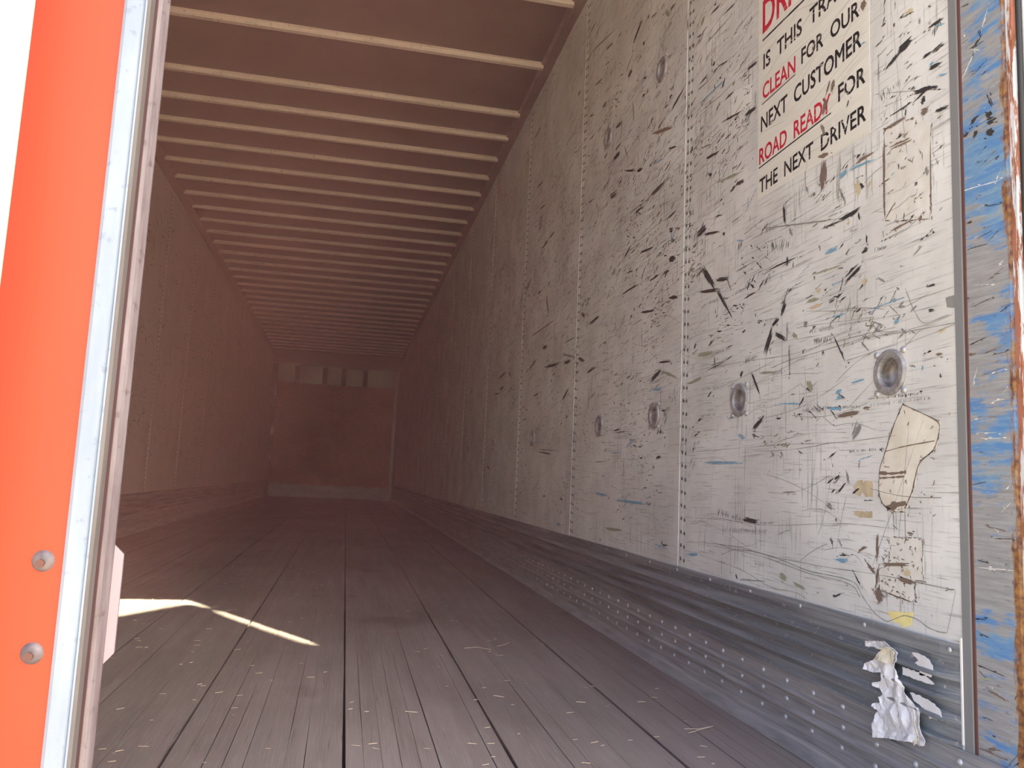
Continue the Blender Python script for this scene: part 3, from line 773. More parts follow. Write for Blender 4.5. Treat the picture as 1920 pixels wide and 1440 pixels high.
M_front = mat('front_sheet_metal', (0.85, 0.76, 0.68), 0.30, 0.2)
M_fpost = mat('front_post_metal', (0.10, 0.085, 0.08), 0.5)
M_black = mat('black_scuff', (0.045, 0.043, 0.045), 0.6)
M_gscuff = mat('grey_scuff', (0.27, 0.265, 0.26), 0.6)
M_blue = mat('blue_scuff', (0.20, 0.40, 0.56), 0.6)
M_olive = mat('olive_scuff', (0.33, 0.34, 0.25), 0.6)
M_brown = mat('brown_scuff', (0.20, 0.145, 0.115), 0.7)
M_tan = mat('tan_adhesive', (0.60, 0.50, 0.33), 0.7)
M_wscuff = mat('pale_scratch', (0.80, 0.79, 0.76), 0.6)
M_decal = mat('cream_decal', (0.80, 0.79, 0.72), 0.4, build=streaky((0.74, 0.73, 0.67), (0.82, 0.81, 0.75), (5, 5, 60), bump=0.05))
M_red = mat('red_ink', (0.60, 0.012, 0.045), 0.45)
M_ink = mat('black_ink', (0.022, 0.02, 0.022), 0.45)
M_resid = mat('peeled_sticker_backing', (0.66, 0.61, 0.50), 0.7, build=streaky((0.66, 0.62, 0.53), (0.79, 0.76, 0.68), (14, 14, 14)))
M_tan2 = mat('tan_sticker', (0.55, 0.46, 0.31), 0.7, build=streaky((0.44, 0.36, 0.24), (0.66, 0.56, 0.40), (25, 25, 25)))
M_yel = mat('yellow_sticker', (0.86, 0.76, 0.30), 0.6, build=streaky((0.80, 0.68, 0.24), (0.90, 0.83, 0.42), (40, 40, 40)))
M_paper = mat('torn_white_vinyl', (0.78, 0.77, 0.80), 0.5, build=streaky((0.72, 0.70, 0.72), (0.82, 0.82, 0.87), (20, 20, 20)))
M_papery = mat('yellowed_vinyl', (0.75, 0.68, 0.50), 0.6, build=streaky((0.66, 0.56, 0.38), (0.80, 0.76, 0.64), (60, 60, 60)))
M_clear = mat('old_clear_label', (0.66, 0.64, 0.60), 0.3, build=streaky((0.68, 0.66, 0.61), (0.80, 0.79, 0.76), (20, 20, 20)))
M_straw = mat('dry_straw', (0.55, 0.45, 0.34), 0.7)
M_lamp = mat('white_lens', (0.85, 0.80, 0.80), 0.3)
M_ground = mat('concrete_yard', (0.4, 0.37, 0.32), 0.9, build=concrete)
M_blocker = mat('grey_blocker_sheet', (0.16, 0.16, 0.17), 0.7)  # for the sheet added out of view to block the sun
M_skin = mat('trailer_skin', (0.6, 0.6, 0.6), 0.4, 0.2)
M_steel = mat('grey_steel_tube', (0.3, 0.3, 0.3), 0.5, 0.4)

# ------------------------------------------------------------------ mesh helpers
def box(bm, x0, x1, y0, y1, z0, z1, mi=0):
    vs = [bm.verts.new(p) for p in ((x0, y0, z0), (x1, y0, z0), (x1, y1, z0), (x0, y1, z0), (x0, y0, z1), (x1, y0, z1), (x1, y1, z1), (x0, y1, z1))]
    for f in ((0, 3, 2, 1), (4, 5, 6, 7), (0, 1, 5, 4), (1, 2, 6, 5), (2, 3, 7, 6), (3, 0, 4, 7)):
        bm.faces.new([vs[i] for i in f]).material_index = mi
    return vs

def extrude_y(bm, prof, y0, y1, closed=True):
    """profile of (x, z) swept along y"""
    a = [bm.verts.new((p[0], y0, p[1])) for p in prof]
    b = [bm.verts.new((p[0], y1, p[1])) for p in prof]
    n = len(prof)
    for i in range(n if closed else n - 1):
        j = (i + 1) % n
        bm.faces.new((a[i], a[j], b[j], b[i]))
    if closed:
        bm.faces.new(a[::-1]); bm.faces.new(b)

def extrude_z(bm, prof, z0, z1):
    a = [bm.verts.new((p[0], p[1], z0)) for p in prof]
    b = [bm.verts.new((p[0], p[1], z1)) for p in prof]
    n = len(prof)
    for i in range(n):
        j = (i + 1) % n
        bm.faces.new((a[i], a[j], b[j], b[i]))
    bm.faces.new(a[::-1]); bm.faces.new(b)

def dome(bm, c, axis, r, h, n=8):
    """a low rivet head standing on a surface, axis = outward unit vector along x or y or z"""
    ax = Vector(axis)
    u = Vector((0, 0, 1)) if abs(ax.z) < 0.5 else Vector((1, 0, 0))
    v = ax.cross(u)
    c = Vector(c)
    rings = []
    for rr, hh in ((1.0, 0.0), (0.82, 0.62), (0.45, 0.92)):
        rings.append([bm.verts.new(c + ax * h * hh + (u * math.cos(2 * PI * k / n) + v * math.sin(2 * PI * k / n)) * r * rr) for k in range(n)])
    top = bm.verts.new(c + ax * h)
    for a, b in zip(rings, rings[1:]):
        for k in range(n):
            bm.faces.new((a[k], a[(k + 1) % n], b[(k + 1) % n], b[k]))
    for k in range(n):
        bm.faces.new((rings[-1][k], rings[-1][(k + 1) % n], top))

def tube(bm, p0, p1, r, n=10):
    p0, p1 = Vector(p0), Vector(p1)
    d = (p1 - p0).normalized()
    u = d.orthogonal().normalized(); v = d.cross(u)
    a = [bm.verts.new(p0 + (u * math.cos(2 * PI * k / n) + v * math.sin(2 * PI * k / n)) * r) for k in range(n)]
    b = [bm.verts.new(p1 + (u * math.cos(2 * PI * k / n) + v * math.sin(2 * PI * k / n)) * r) for k in range(n)]
    for k in range(n):
        bm.faces.new((a[k], a[(k + 1) % n], b[(k + 1) % n], b[k]))
    bm.faces.new(a[::-1]); bm.faces.new(b)

def obj(name, bm, mats, parent=None, smooth=False, kind=None, label=None, cat=None, group=None, recalc=True):
    if recalc:
        bmesh.ops.recalc_face_normals(bm, faces=bm.faces)
    me = D.meshes.new(name)
    bm.to_mesh(me); bm.free()
    for m in (mats if isinstance(mats, (list, tuple)) else [mats]):
        me.materials.append(m)
    if smooth:
        for p in me.polygons: p.use_smooth = True
    o = D.objects.new(name, me)
    COL.objects.link(o)
    if parent: 
        o.parent = parent
    tag(o, label, cat, group, kind)
    return o

def tag(o, label=None, cat=None, group=None, kind=None):
    if label: o['label'] = label
    if cat: o['category'] = cat
    if group: o['group'] = group
    if kind: o['kind'] = kind

def empty(name, loc=(0, 0, 0)):
    o = D.objects.new(name, None)
    o.empty_display_size = 0.1
    o.location = loc
    COL.objects.link(o)
    return o

def adopt(root, o):
    """parent a part whose mesh is in world coordinates under a thing standing elsewhere"""
    o.parent = root
    o.matrix_parent_inverse = Matrix.Translation(-root.location)
    return o

XR, XL = 1.02, -1.648            # inner faces of the side walls
Y0, Y1 = 1.173, 17.30            # rear end of the liner, front wall
ZC = 3.084                       # roof sheet
ZS = 0.313                       # top of the scuff band
ZW = 2.945                       # top of the liner, lower edge of the roof rail
SEAM = [2.304 + 1.22 * i for i in range(13)]
LOW = [1.345 + 0.605 * i for i in (0, 1, 2, 3, 5, 7, 9, 11)]
HIGH = [1.345 + 0.605 * i for i in (2, 3, 5, 7, 9)]
ZLOW, ZHIGH = 0.792, 2.048

# ------------------------------------------------------------------ yard outside, trailer shell
bm = bmesh.new(); box(bm, -40, 40, -40, 30, -1.45, -1.25)
obj('ground', bm, M_ground, kind='structure')

bm = bmesh.new()
box(bm, XL - 0.06, XR + 0.06, 0.98, Y1 + 0.12, ZC + 0.012, ZC + 0.05)
roof = obj('ceiling', bm, M_skin, kind='structure')
ys = [3.14, 3.81, 4.482, 5.154] + [5.154 + 0.4064 * i for i in range(1, 30)]
ys = [y for y in ys if y < Y1 - 0.12]
edges = [1.0] + ys + [Y1]
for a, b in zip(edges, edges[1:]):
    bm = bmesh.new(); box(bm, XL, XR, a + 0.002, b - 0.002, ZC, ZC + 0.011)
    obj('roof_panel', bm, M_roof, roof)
bow_me = None
rnd = random.Random(4)
for y in ys + [2.47, 1.8]:
    if bow_me is None:
        bm = bmesh.new()
        extrude_prof = [(-0.034, 0.0), (-0.034, -0.003), (-0.018, -0.004), (-0.015, -0.027), (0.015, -0.027), (0.018, -0.004), (0.034, -0.003), (0.034, 0.0)]
        a = [bm.verts.new((XL + 0.002, p[0], p[1])) for p in extrude_prof]
        b = [bm.verts.new((XR - 0.006, p[0], p[1])) for p in extrude_prof]
        for i in range(len(a)):
            j = (i + 1) % len(a)
            bm.faces.new((a[i], a[j], b[j], b[i]))
        bm.faces.new(a[::-1]); bm.faces.new(b)
        o = obj('roof_bow', bm, M_bow, roof)
        bow_me = o.data
    else:
        o = D.objects.new('roof_bow', bow_me); COL.objects.link(o); o.parent = roof
    o.location = (0, y, ZC)

def side_wall(name, x, s, mt, rings):
    """x inner face, s = +1 for the right wall (body lies at larger x)"""
    bm = bmesh.new()
    a, b = sorted((x + s * 0.030, x + s * 0.060))
    box(bm, a, b, 1.05, Y1 + 0.1, -0.06, ZC + 0.012)
    root = obj(name, bm, M_skin, kind='structure')
    ed = [Y0] + SEAM
    for i, y0 in enumerate(ed):
        y1 = ed[i + 1] if i + 1 < len(ed) else Y1
        bm = bmesh.new()
        a, b = sorted((x, x + s * 0.018))
        box(bm, a, b, y0, y1 - 0.004, 0.02, ZW + 0.05)
        p = obj('wall_panel', bm, mt, root)
        holes = [(ry, rz) for ry, rz in rings if y0 < ry < y1]
        if holes:
            cb = bmesh.new()
            for ry, rz in holes:
                tube(cb, (x - 0.05 * s, ry, rz), (x + 0.05 * s, ry, rz), 0.036, 32)
            cut = obj('cutter', cb, mt)
            md = p.modifiers.new('b', 'BOOLEAN'); md.operation = 'DIFFERENCE'; md.object = cut; md.solver = 'EXACT'
            dg = bpy.context.evaluated_depsgraph_get()
            new = D.meshes.new_from_object(p.evaluated_get(dg))
            p.modifiers.clear(); p.data = new
            D.objects.remove(cut, do_unlink=True)
        if i > 0:
            # folded panel edge: a thin bright strip, then the double row of rivets
            bm = bmesh.new()
            a, b = sorted((x - s * 0.0012, x + s * 0.001))
            box(bm, a, b, y0 + 0.030, y0 + 0.0335, ZS, ZW)
            obj('seam_strip', bm, M_seam, root)
            bm = bmesh.new()
            n = int((ZW - ZS) / 0.0405)
            seg = 8 if i < 4 else 5
            for k in range(n):
                z = ZS + 0.02 + k * 0.0405
                for dy in (-0.014, 0.010):
                    dome(bm, (x - s * 0.0001, y0 + dy, z + (0.004 if dy > 0 else 0)), (-s, 0, 0), 0.0062, 0.0026, seg)
            obj('rivet', bm, M_wrivet, root, smooth=True, kind='stuff')
        else:
            pass
    # rivets that tie the liner to the roof rail
    bm = bmesh.new()
    for k in range(int((Y1 - Y0) / 0.10)):
        y = Y0 + 0.05 + 0.10 * k
        for dz in (0.03, 0.055):
            dome(bm, (x - s * 0.0001, y + dz, ZW - dz * 1.3), (-s, 0, 0), 0.005, 0.002, 5)
    obj('rivet', bm, M_wrivet, root, smooth=True, kind='stuff')
    return root

rings_r = [(y, ZLOW) for y in LOW] + [(y, ZHIGH) for y in HIGH]
wr = side_wall('wall_right', XR, 1, M_white, rings_r)
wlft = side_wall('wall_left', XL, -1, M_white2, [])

# roof rails
for name, x, s in (('trim_1', XR, 1), ('trim_2', XL, -1)):
    bm = bmesh.new()
    extrude_y(bm, [(x - s * 0.004, ZW), (x - s * 0.004, ZC - 0.012), (x - s * 0.022, ZC - 0.004), (x - s * 0.022, ZC), (x + s * 0.018, ZC), (x + s * 0.018, ZW)], 1.0, Y1)
    r = obj(name, bm, M_rail, kind='structure')
    bm = bmesh.new()
    for k in range(75):
        dome(bm, (x - s * 0.004, 1.2 + 0.213 * k, ZW + 0.035), (-s, 0, 0), 0.006, 0.003, 6)
    obj('rivet', bm, M_rail, r, smooth=True, kind='stuff')

# scuff bands: corrugated steel over riveted aluminium
def crimp(bm, full, flat):
    """corrugated sheet whose waves are pressed flat at the rear end"""
    L = [[bm.verts.new((p[0], y, p[1])) for p in pr] for pr, y in ((flat, Y0 + 0.006), (full, Y0 + 0.045), (full, Y1))]
    n = len(full)
    for a, b in zip(L, L[1:]):
        for i in range(n):
            bm.faces.new((a[i], a[(i + 1) % n], b[(i + 1) % n], b[i]))
    bm.faces.new(L[0][::-1]); bm.faces.new(L[-1])

def scuff(name, x, s):
    bm = bmesh.new()
    prof = [(0.006, ZS), (0.008, ZS - 0.002), (0.008, 0.296)]
    for c in (0.271, 0.236, 0.201):
        prof += [(0.007, c + 0.016), (0.002, c + 0.012), (0.001, c + 0.006), (0.003, c - 0.001), (0.009, c - 0.007), (0.016, c - 0.011), (0.020, c - 0.0145), (0.0175, c - 0.0175)]
    prof += [(0.008, 0.179), (0.003, 0.170), (0.003, 0.156), (0.012, 0.153), (0.012, 0.148), (-0.002, 0.146), (-0.002, ZS)]
    crimp(bm, [(x - s * a, z) for a, z in prof], [(x - s * (min(a, 0.002) if a > 0 else a), z) for a, z in prof])
    root = obj(name, bm, M_corr, kind='structure')
    bm = bmesh.new()
    prof = [(0.006, 0.147), (0.006, 0.112), (0.013, 0.110), (0.013, 0.106), (0.006, 0.102), (0.006, 0.073), (0.013, 0.070), (0.013, 0.066), (0.006, 0.062), (0.007, 0.020), (0.012, 0.0075), (0.047, 0.0045), (0.048, 0.0), (-0.003, 0.0), (-0.003, 0.147)]
    extrude_y(bm, [(x - s * a, z) for a, z in prof], 1.02, Y1)
    obj('base_rail', bm, M_alu, root)
    bm = bmesh.new()
    for z, off in ((0.127, 0.0), (0.088, 0.0), (0.047, 0.004)):
        for k in range(150):
            y = 1.180 + off + 0.1045 * k
            dome(bm, (x - s * 0.006, y, z), (-s, 0, 0), 0.0066, 0.0046, 8 if k < 40 else 5)
    obj('rivet', bm, M_rivet, root, smooth=True, kind='stuff')
    bm = bmesh.new()
    for k in range(72):
        dome(bm, (x - s * 0.008, 1.195 + 0.225 * k, 0.302), (-s, 0, 0), 0.0052, 0.003, 7)
    dome(bm, (x - s * 0.0005, 1.215, 0.236), (-s, 0, 0), 0.005, 0.003, 7)
    obj('rivet', bm, M_rivet, root, smooth=True, kind='stuff')
    return root
sr = scuff('baseboard_right', XR, 1)
sl = scuff('baseboard_left', XL, -1)
bm = bmesh.new()
extrude_z(bm, [(XR - 0.0035, Y0 + 0.0005), (XR - 0.0035, Y0 + 0.004), (XR, Y0 + 0.006), (XR, Y0 - 0.0005)], 0.155, ZS + 0.012)
obj('end_strip', bm, M_seam, sr)

# ------------------------------------------------------------------ floor of laminated boards
bm = bmesh.new(); box(bm, XL - 0.06, XR + 0.06, 0.90, Y1 + 0.1, -0.16, -0.028)
fl = obj('floor', bm, M_dark, kind='structure')
XE = [-1.602, -1.29, -0.955, -0.625, -0.300, 0.034, 0.362, 0.705, 0.974]
rnd = random.Random(11)
stn = [1.00, 1.35, 1.65, 2.0, 2.35, 2.75, 3.2, 3.8, 5.0, Y1]
for bi, (x0, x1) in enumerate(zip(XE, XE[1:])):
    bm = bmesh.new()
    n = 9
    w = (x1 - x0 - 0.003) / n
    gaps = []
    for k in range(n + 1):
        if k in (0, n):
            gaps.append([0.0009 + 0.0010 * rnd.random() for _ in stn])
        else:
            start = rnd.choice([0.0, 0.0, 0.0, 0.0007, 0.0014])
            reach = rnd.uniform(1.6, 3.4)
            if bi < 3: start *= 0.4
            gaps.append([0.00012 + max(0.0, start * (1 - (y - 1.0) / reach) + rnd.uniform(-0.0005, 0.0005) * (start > 0) * (y < 3.5)) for y in stn])
    hts = [rnd.uniform(-0.0008, 0.0008) for _ in range(n)]
    for k in range(n):
        L = []; T = []
        for j, y in enumerate(stn):
            xa = x0 + 0.0015 + w * k + gaps[k][j] + 0.0006 * math.sin(y * 5 + k)
            xb = x0 + 0.0015 + w * (k + 1) - gaps[k + 1][j] + 0.0006 * math.sin(y * 5 + k + 1)
            L.append((bm.verts.new((xa, y, -0.027)), bm.verts.new((xa, y, hts[k])), bm.verts.new((xb, y, hts[k])), bm.verts.new((xb, y, -0.027))))
        for p, q in zip(L, L[1:]):
            for m in range(3):
                bm.faces.new((p[m], p[m + 1], q[m + 1], q[m]))
        bm.faces.new(L[0][::-1]); bm.faces.new(L[-1])
    obj('floor_board', bm, M_floor, fl, recalc=True)
bm = bmesh.new(); box(bm, XL - 0.06, XR + 0.06, 0.86, 0.995, -0.20, -0.002)
obj('trim_3', bm, M_alu, kind='structure')

# straw on the floor
def ribbon(bm, pts, wd, lift, mi=0, plane='x', s=1, taper=True, th=None):
    """a flat strip with ragged ends laid on the wall (y, z) or on the floor (x, y)"""
    n = len(pts)
    A = []; B = []
    for i, p in enumerate(pts):
        q0 = pts[max(0, i - 1)]; q1 = pts[min(n - 1, i + 1)]
        dx, dy = q1[0] - q0[0], q1[1] - q0[1]
        l = math.hypot(dx, dy) or 1e-6
        nx, ny = -dy / l, dx / l
        ww = wd[i] if isinstance(wd, list) else wd
        for lst, sg in ((A, 0.5), (B, -0.5)):
            u, v = p[0] + nx * ww * sg, p[1] + ny * ww * sg
            lst.append(bm.verts.new((XR - lift, u, v) if plane == 'x' else (u, v, lift)))
    for i in range(n - 1):
        f = bm.faces.new((A[i], A[i + 1], B[i + 1], B[i]))
        f.material_index = mi

for i, pts in enumerate(STRAWS):
    bm = bmesh.new()
    z = 0.0028
    for a, b in zip(pts, pts[1:]):
        tube(bm, (a[0], a[1], z), (b[0], b[1], z), 0.0009, 5)
    lab = ['bent pale straw lying on the boards left of the right floor joint', 'short straw tip beside the bent pale straw', 'upper of two crossed straws near the scuff band',
           'lower of two crossed straws near the scuff band', 'small straw bit on the board second from the right wall', 'small straw bit on the right part of the floor near the joint',
           'small straw bit near the middle floor joint', 'short straw between the middle joints of the floor'][i]
    obj('straw', bm, M_straw, label=lab, cat='straw')
bm = bmesh.new()
rnd = random.Random(5)
for k in range(260):
    x = rnd.uniform(-1.2, 0.9); y = 1.5 + 3.5 * rnd.random() ** 1.4
    a = rnd.uniform(-0.7, 0.7); l = rnd.uniform(0.003, 0.010)
    tube(bm, (x - l * math.cos(a), y - l * math.sin(a), 0.0022), (x + l * math.cos(a), y + l * math.sin(a), 0.0024), 0.0007, 4)
obj('floor_litter', bm, M_straw, kind='stuff', label='tiny straw and wood bits scattered over the floor boards', cat='litter')

# ------------------------------------------------------------------ front wall
bm = bmesh.new(); box(bm, XL - 0.05, XR + 0.05, Y1 + 0.04, Y1 + 0.10, -0.06, ZC + 0.03)
fr = obj('wall_front', bm, M_skin, kind='structure')
def fpart(name, m, *b, **k):
    bm = bmesh.new(); box(bm, *b); return obj(name, bm, m, fr, **k)
fpart('plywood_panel', M_osb, -1.545, 0.905, Y1 - 0.030, Y1 - 0.012, 0.262, 2.395)
fpart('kick_plate', M_kick, -1.548, 0.918, Y1 - 0.045, Y1 - 0.030, 0.0, 0.262)
fpart('corner_post', M_rail, XL, -1.548, Y1 - 0.05, Y1 + 0.03, 0.0, 2.78)
fpart('corner_post', M_fpost, 0.985, XR, Y1 - 0.04, Y1 + 0.03, 0.0, 2.78)
fpart('edge_trim', M_kick, 0.918, 0.962, Y1 - 0.06, Y1 - 0.02, 0.03, 2.66)
fpart('edge_trim', M_kick, -1.575, -1.548, Y1 - 0.05, Y1 - 0.02, 0.03, 2.30)
fpart('front_header', M_rail, XL, XR, Y1 - 0.03, Y1 + 0.03, 2.80, ZC)
fpart('header_strip', M_kick, -1.50, 0.90, Y1 - 0.036, Y1 - 0.03, 2.755, 2.80)
bays = [-1.548, -1.149, -0.575, -0.178, 0.275, 0.918]
rnd = random.Random(2)
for a, b in zip(bays, bays[1:]):
    bm = bmesh.new()
    g = [[bm.verts.new((a + (b - a) * i / 10, Y1 - 0.004 - 0.018 * math.sin(PI * i / 10) * (1 + 0.6 * math.sin(3.1 * j + a * 7)), 2.38 + 0.42 * j / 6)) for i in range(11)] for j in range(7)]
    for j in range(6):
        for i in range(10):
            bm.faces.new((g[j][i], g[j][i + 1], g[j + 1][i + 1], g[j + 1][i]))
    obj('bay_sheet', bm, M_front, fr, smooth=True)
for x in bays[1:-1]:
    fpart('bay_post', M_fpost, x - 0.050, x + 0.050, Y1 - 0.045, Y1 - 0.015, 2.395, 2.755)
t = empty('marker_lamp', (-1.545, Y1 - 0.05, 1.30))
tag(t, 'small white lamp on the far left corner post beside the plywood', 'lamp')
bm = bmesh.new(); box(bm, -1.60, -1.525, Y1 - 0.062, Y1 - 0.050, 1.27, 1.45)
adopt(t, obj('lamp_base', bm, M_kick))
bm = bmesh.new(); box(bm, -1.59, -1.535, Y1 - 0.085, Y1 - 0.062, 1.28, 1.44)
adopt(t, obj('lens', bm, M_lamp))

# ------------------------------------------------------------------ rear frame, right side
bm = bmesh.new(); extrude_z(bm, [(XR + 0.004, 1.150), (XR + 0.004, 1.060), (XR + 0.008, 1.052), (XR + 0.06, 1.052), (XR + 0.06, 1.150)], -0.05, 2.95)
post = obj('trim_4', bm, M_post, kind='structure')
bm = bmesh.new(); box(bm, XR - 0.002, XR + 0.02, 1.1545, 1.1725, -0.02, 2.95)
obj('liner_end_strip', bm, M_grey, post)
bm = bmesh.new(); box(bm, XR + 0.001, XR + 0.02, 1.150, 1.1545, -0.02, 2.95)
obj('rust_line', bm, M_nut, post, label='rusted joint line')
bm = bmesh.new(); extrude_z(bm, [(XR + 0.003, 1.0515), (XR + 0.003, 1.040), (XR + 0.008, 1.034), (XR + 0.06, 1.034), (XR + 0.06, 1.0515)], -0.05, 2.95)
obj('rusted_corner', bm, M_rust, post)
bm = bmesh.new(); tube(bm, (XR + 0.009, 1.0305, -0.05), (XR + 0.009, 1.0305, 2.95), 0.0050, 12)
obj('rubber_gasket', bm, M_rubber, post, smooth=True)
bm = bmesh.new(); tube(bm, (XR + 0.0135, 1.0235, -0.05), (XR + 0.0135, 1.0235, 2.95), 0.0042, 12)
obj('silver_bead', bm, M_silver, post, smooth=True)
bm = bmesh.new(); box(bm, XR + 0.016, XR + 0.10, 1.017, 1.033, -0.05, 3.10)
obj('frame_face', bm, M_orange, post, label='orange painted frame face')
bm = bmesh.new(); box(bm, XL - 0.06, XR + 0.10, 0.99, 1.10, 2.83, 3.14)
obj('trim_5', bm, M_orange, kind='structure')

# ------------------------------------------------------------------ closed left door
XD = -0.2925
bm = bmesh.new(); box(bm, XL - 0.06, XD, 0.968, 1.000, -0.03, 2.83)
door = obj('door_1', bm, M_orange, kind='structure')
bm = bmesh.new(); extrude_z(bm, [(XD - 0.004, 0.9665), (XD, 0.964), (-0.276, 0.964), (-0.2735, 0.9665), (-0.2725, 0.964), (-0.2708, 0.9655), (-0.2708, 0.998), (XD, 0.998)], -0.03, 2.83)
obj('edge_trim', bm, M_trim, door, label='pale blue-grey aluminium door edge')
bm = bmesh.new(); extrude_z(bm, [(-0.2706, 0.966), (-0.2680, 0.970), (-0.2672, 0.984), (-0.2706, 0.990)], -0.03, 2.83)
obj('lip', bm, M_lip, door)
bm = bmesh.new(); extrude_z(bm, [(-0.2704, 0.9845), (-0.2690, 0.990), (-0.2672, 0.996), (-0.2704, 1.000)], -0.03, 2.83)
obj('seal', bm, M_seal, door, label='dark red rubber seal')
bm = bmesh.new(); extrude_z(bm, [(-0.2700, 0.9965), (-0.2665, 0.9965), (-0.2628, 0.999), (-0.2602, 1.003), (-0.2570, 1.010), (-0.2572, 1.014), (-0.2610, 1.010), (-0.2700, 1.012)], -0.03, 2.83)
obj('seal_flap', bm, M_flange, door, smooth=False)
bm = bmesh.new()
for i in range(1):
    tube(bm, (-0.390, 0.905, -0.02), (-0.390, 0.905, 2.80), 0.0215, 24)
obj('lock_rod', bm, M_cream, door, smooth=True, label='cream painted lock rod')
for z in (1.9, 2.75, 0.02):
    bm = bmesh.new(); box(bm, -0.43, -0.36, 0.900, 0.968, z - 0.02, z + 0.02)
    obj('rod_bracket', bm, M_steel, door)
for z, x in ((0.442, -0.3168), (0.344, -0.3178)):
    bm = bmesh.new(); dome(bm, (x, 0.968, z), (0, -1, 0), 0.0118, 0.0045, 24)
    bo = obj('bolt', bm, M_bolt, door, smooth=True)
    bm = bmesh.new(); tube(bm, (x - 0.001, 0.966, z - 0.002), (x - 0.001, 0.9605, z - 0.002), 0.0046, 8)
    nb = obj('bolt_end', bm, M_nut, bo)
bm = bmesh.new()
pr = [(-0.262, 0.462), (-0.2475, 0.446), (-0.2475, 0.334), (-0.262, 0.317), (-0.268, 0.317), (-0.268, 0.462)]
a = [bm.verts.new((x, 1.016 + (x + 0.2475) * 0.3, z)) for x, z in pr]
b = [bm.verts.new((x, 1.0195 + (x + 0.2475) * 0.3, z)) for x, z in pr]
for i in range(6):
    bm.faces.new((a[i], a[(i + 1) % 6], b[(i + 1) % 6], b[i]))
bm.faces.new(a[::-1]); bm.faces.new(b)
obj('stop_plate', bm, M_plate, door, label='pale plate with cut corners')

# ------------------------------------------------------------------ recessed tie-down rings
ring_parts = None
def make_ring():
    t = empty('tie_down_ring')
    n = 36
    def lathe(prof, m, name, cap=False):
        bm = bmesh.new()
        R_ = []
        for r, d in prof:            # r radius, d = offset into the room
            R_.append([bm.verts.new((-d, r * math.cos(2 * PI * k / n), r * math.sin(2 * PI * k / n))) for k in range(n)])
        for a, b in zip(R_, R_[1:]):
            for k in range(n):
                bm.faces.new((a[k], a[(k + 1) % n], b[(k + 1) % n], b[k]))
        if cap: bm.faces.new(R_[-1])
        return obj(name, bm, m, t, smooth=True)
    lathe([(0.0455, 0.0), (0.0450, 0.0035), (0.0425, 0.0060), (0.0395, 0.0052), (0.0345, 0.0050), (0.0305, 0.0058), (0.0290, 0.0040), (0.0290, -0.004)], M_ring, 'flange')
    lathe([(0.0292, -0.003), (0.0290, -0.014), (0.0270, -0.021), (0.021, -0.0255), (0.012, -0.0278), (0.002, -0.0285)], M_cup, 'cup', True)
    for sy in (-1, 1):
        for sz in (-1, 1):
            bm = bmesh.new(); dome(bm, (0, sy * 0.0385, sz * 0.0385), (-1, 0, 0), 0.0070, 0.0045, 12)
            obj('rivet', bm, M_rivet, t, smooth=True)
    return t
proto = make_ring()
spots = [(y, ZLOW) for y in LOW] + [(y, ZHIGH) for y in HIGH]
ordn = ['nearest', 'second nearest', 'third nearest', 'fourth nearest', 'fifth nearest', 'sixth nearest', 'seventh nearest', 'farthest']
for i, (y, z) in enumerate(spots):
    if i == 0: t = proto
    else:
        t = proto.copy(); COL.objects.link(t)
        for ch in list(proto.children):
            c = ch.copy(); COL.objects.link(c); c.parent = t
    t.location = (XR - 0.0003, y, z)
    lo = i < len(LOW)
    k = i if lo else i - len(LOW)
    kk = ordn[k] if (lo or k < 4) else 'farthest'
    tag(t, '%s round recessed steel tie-down ring in the %s row on the right wall' % (kk, 'lower' if lo else 'upper'), 'tie-down ring', 'tie-down rings along the right wall')

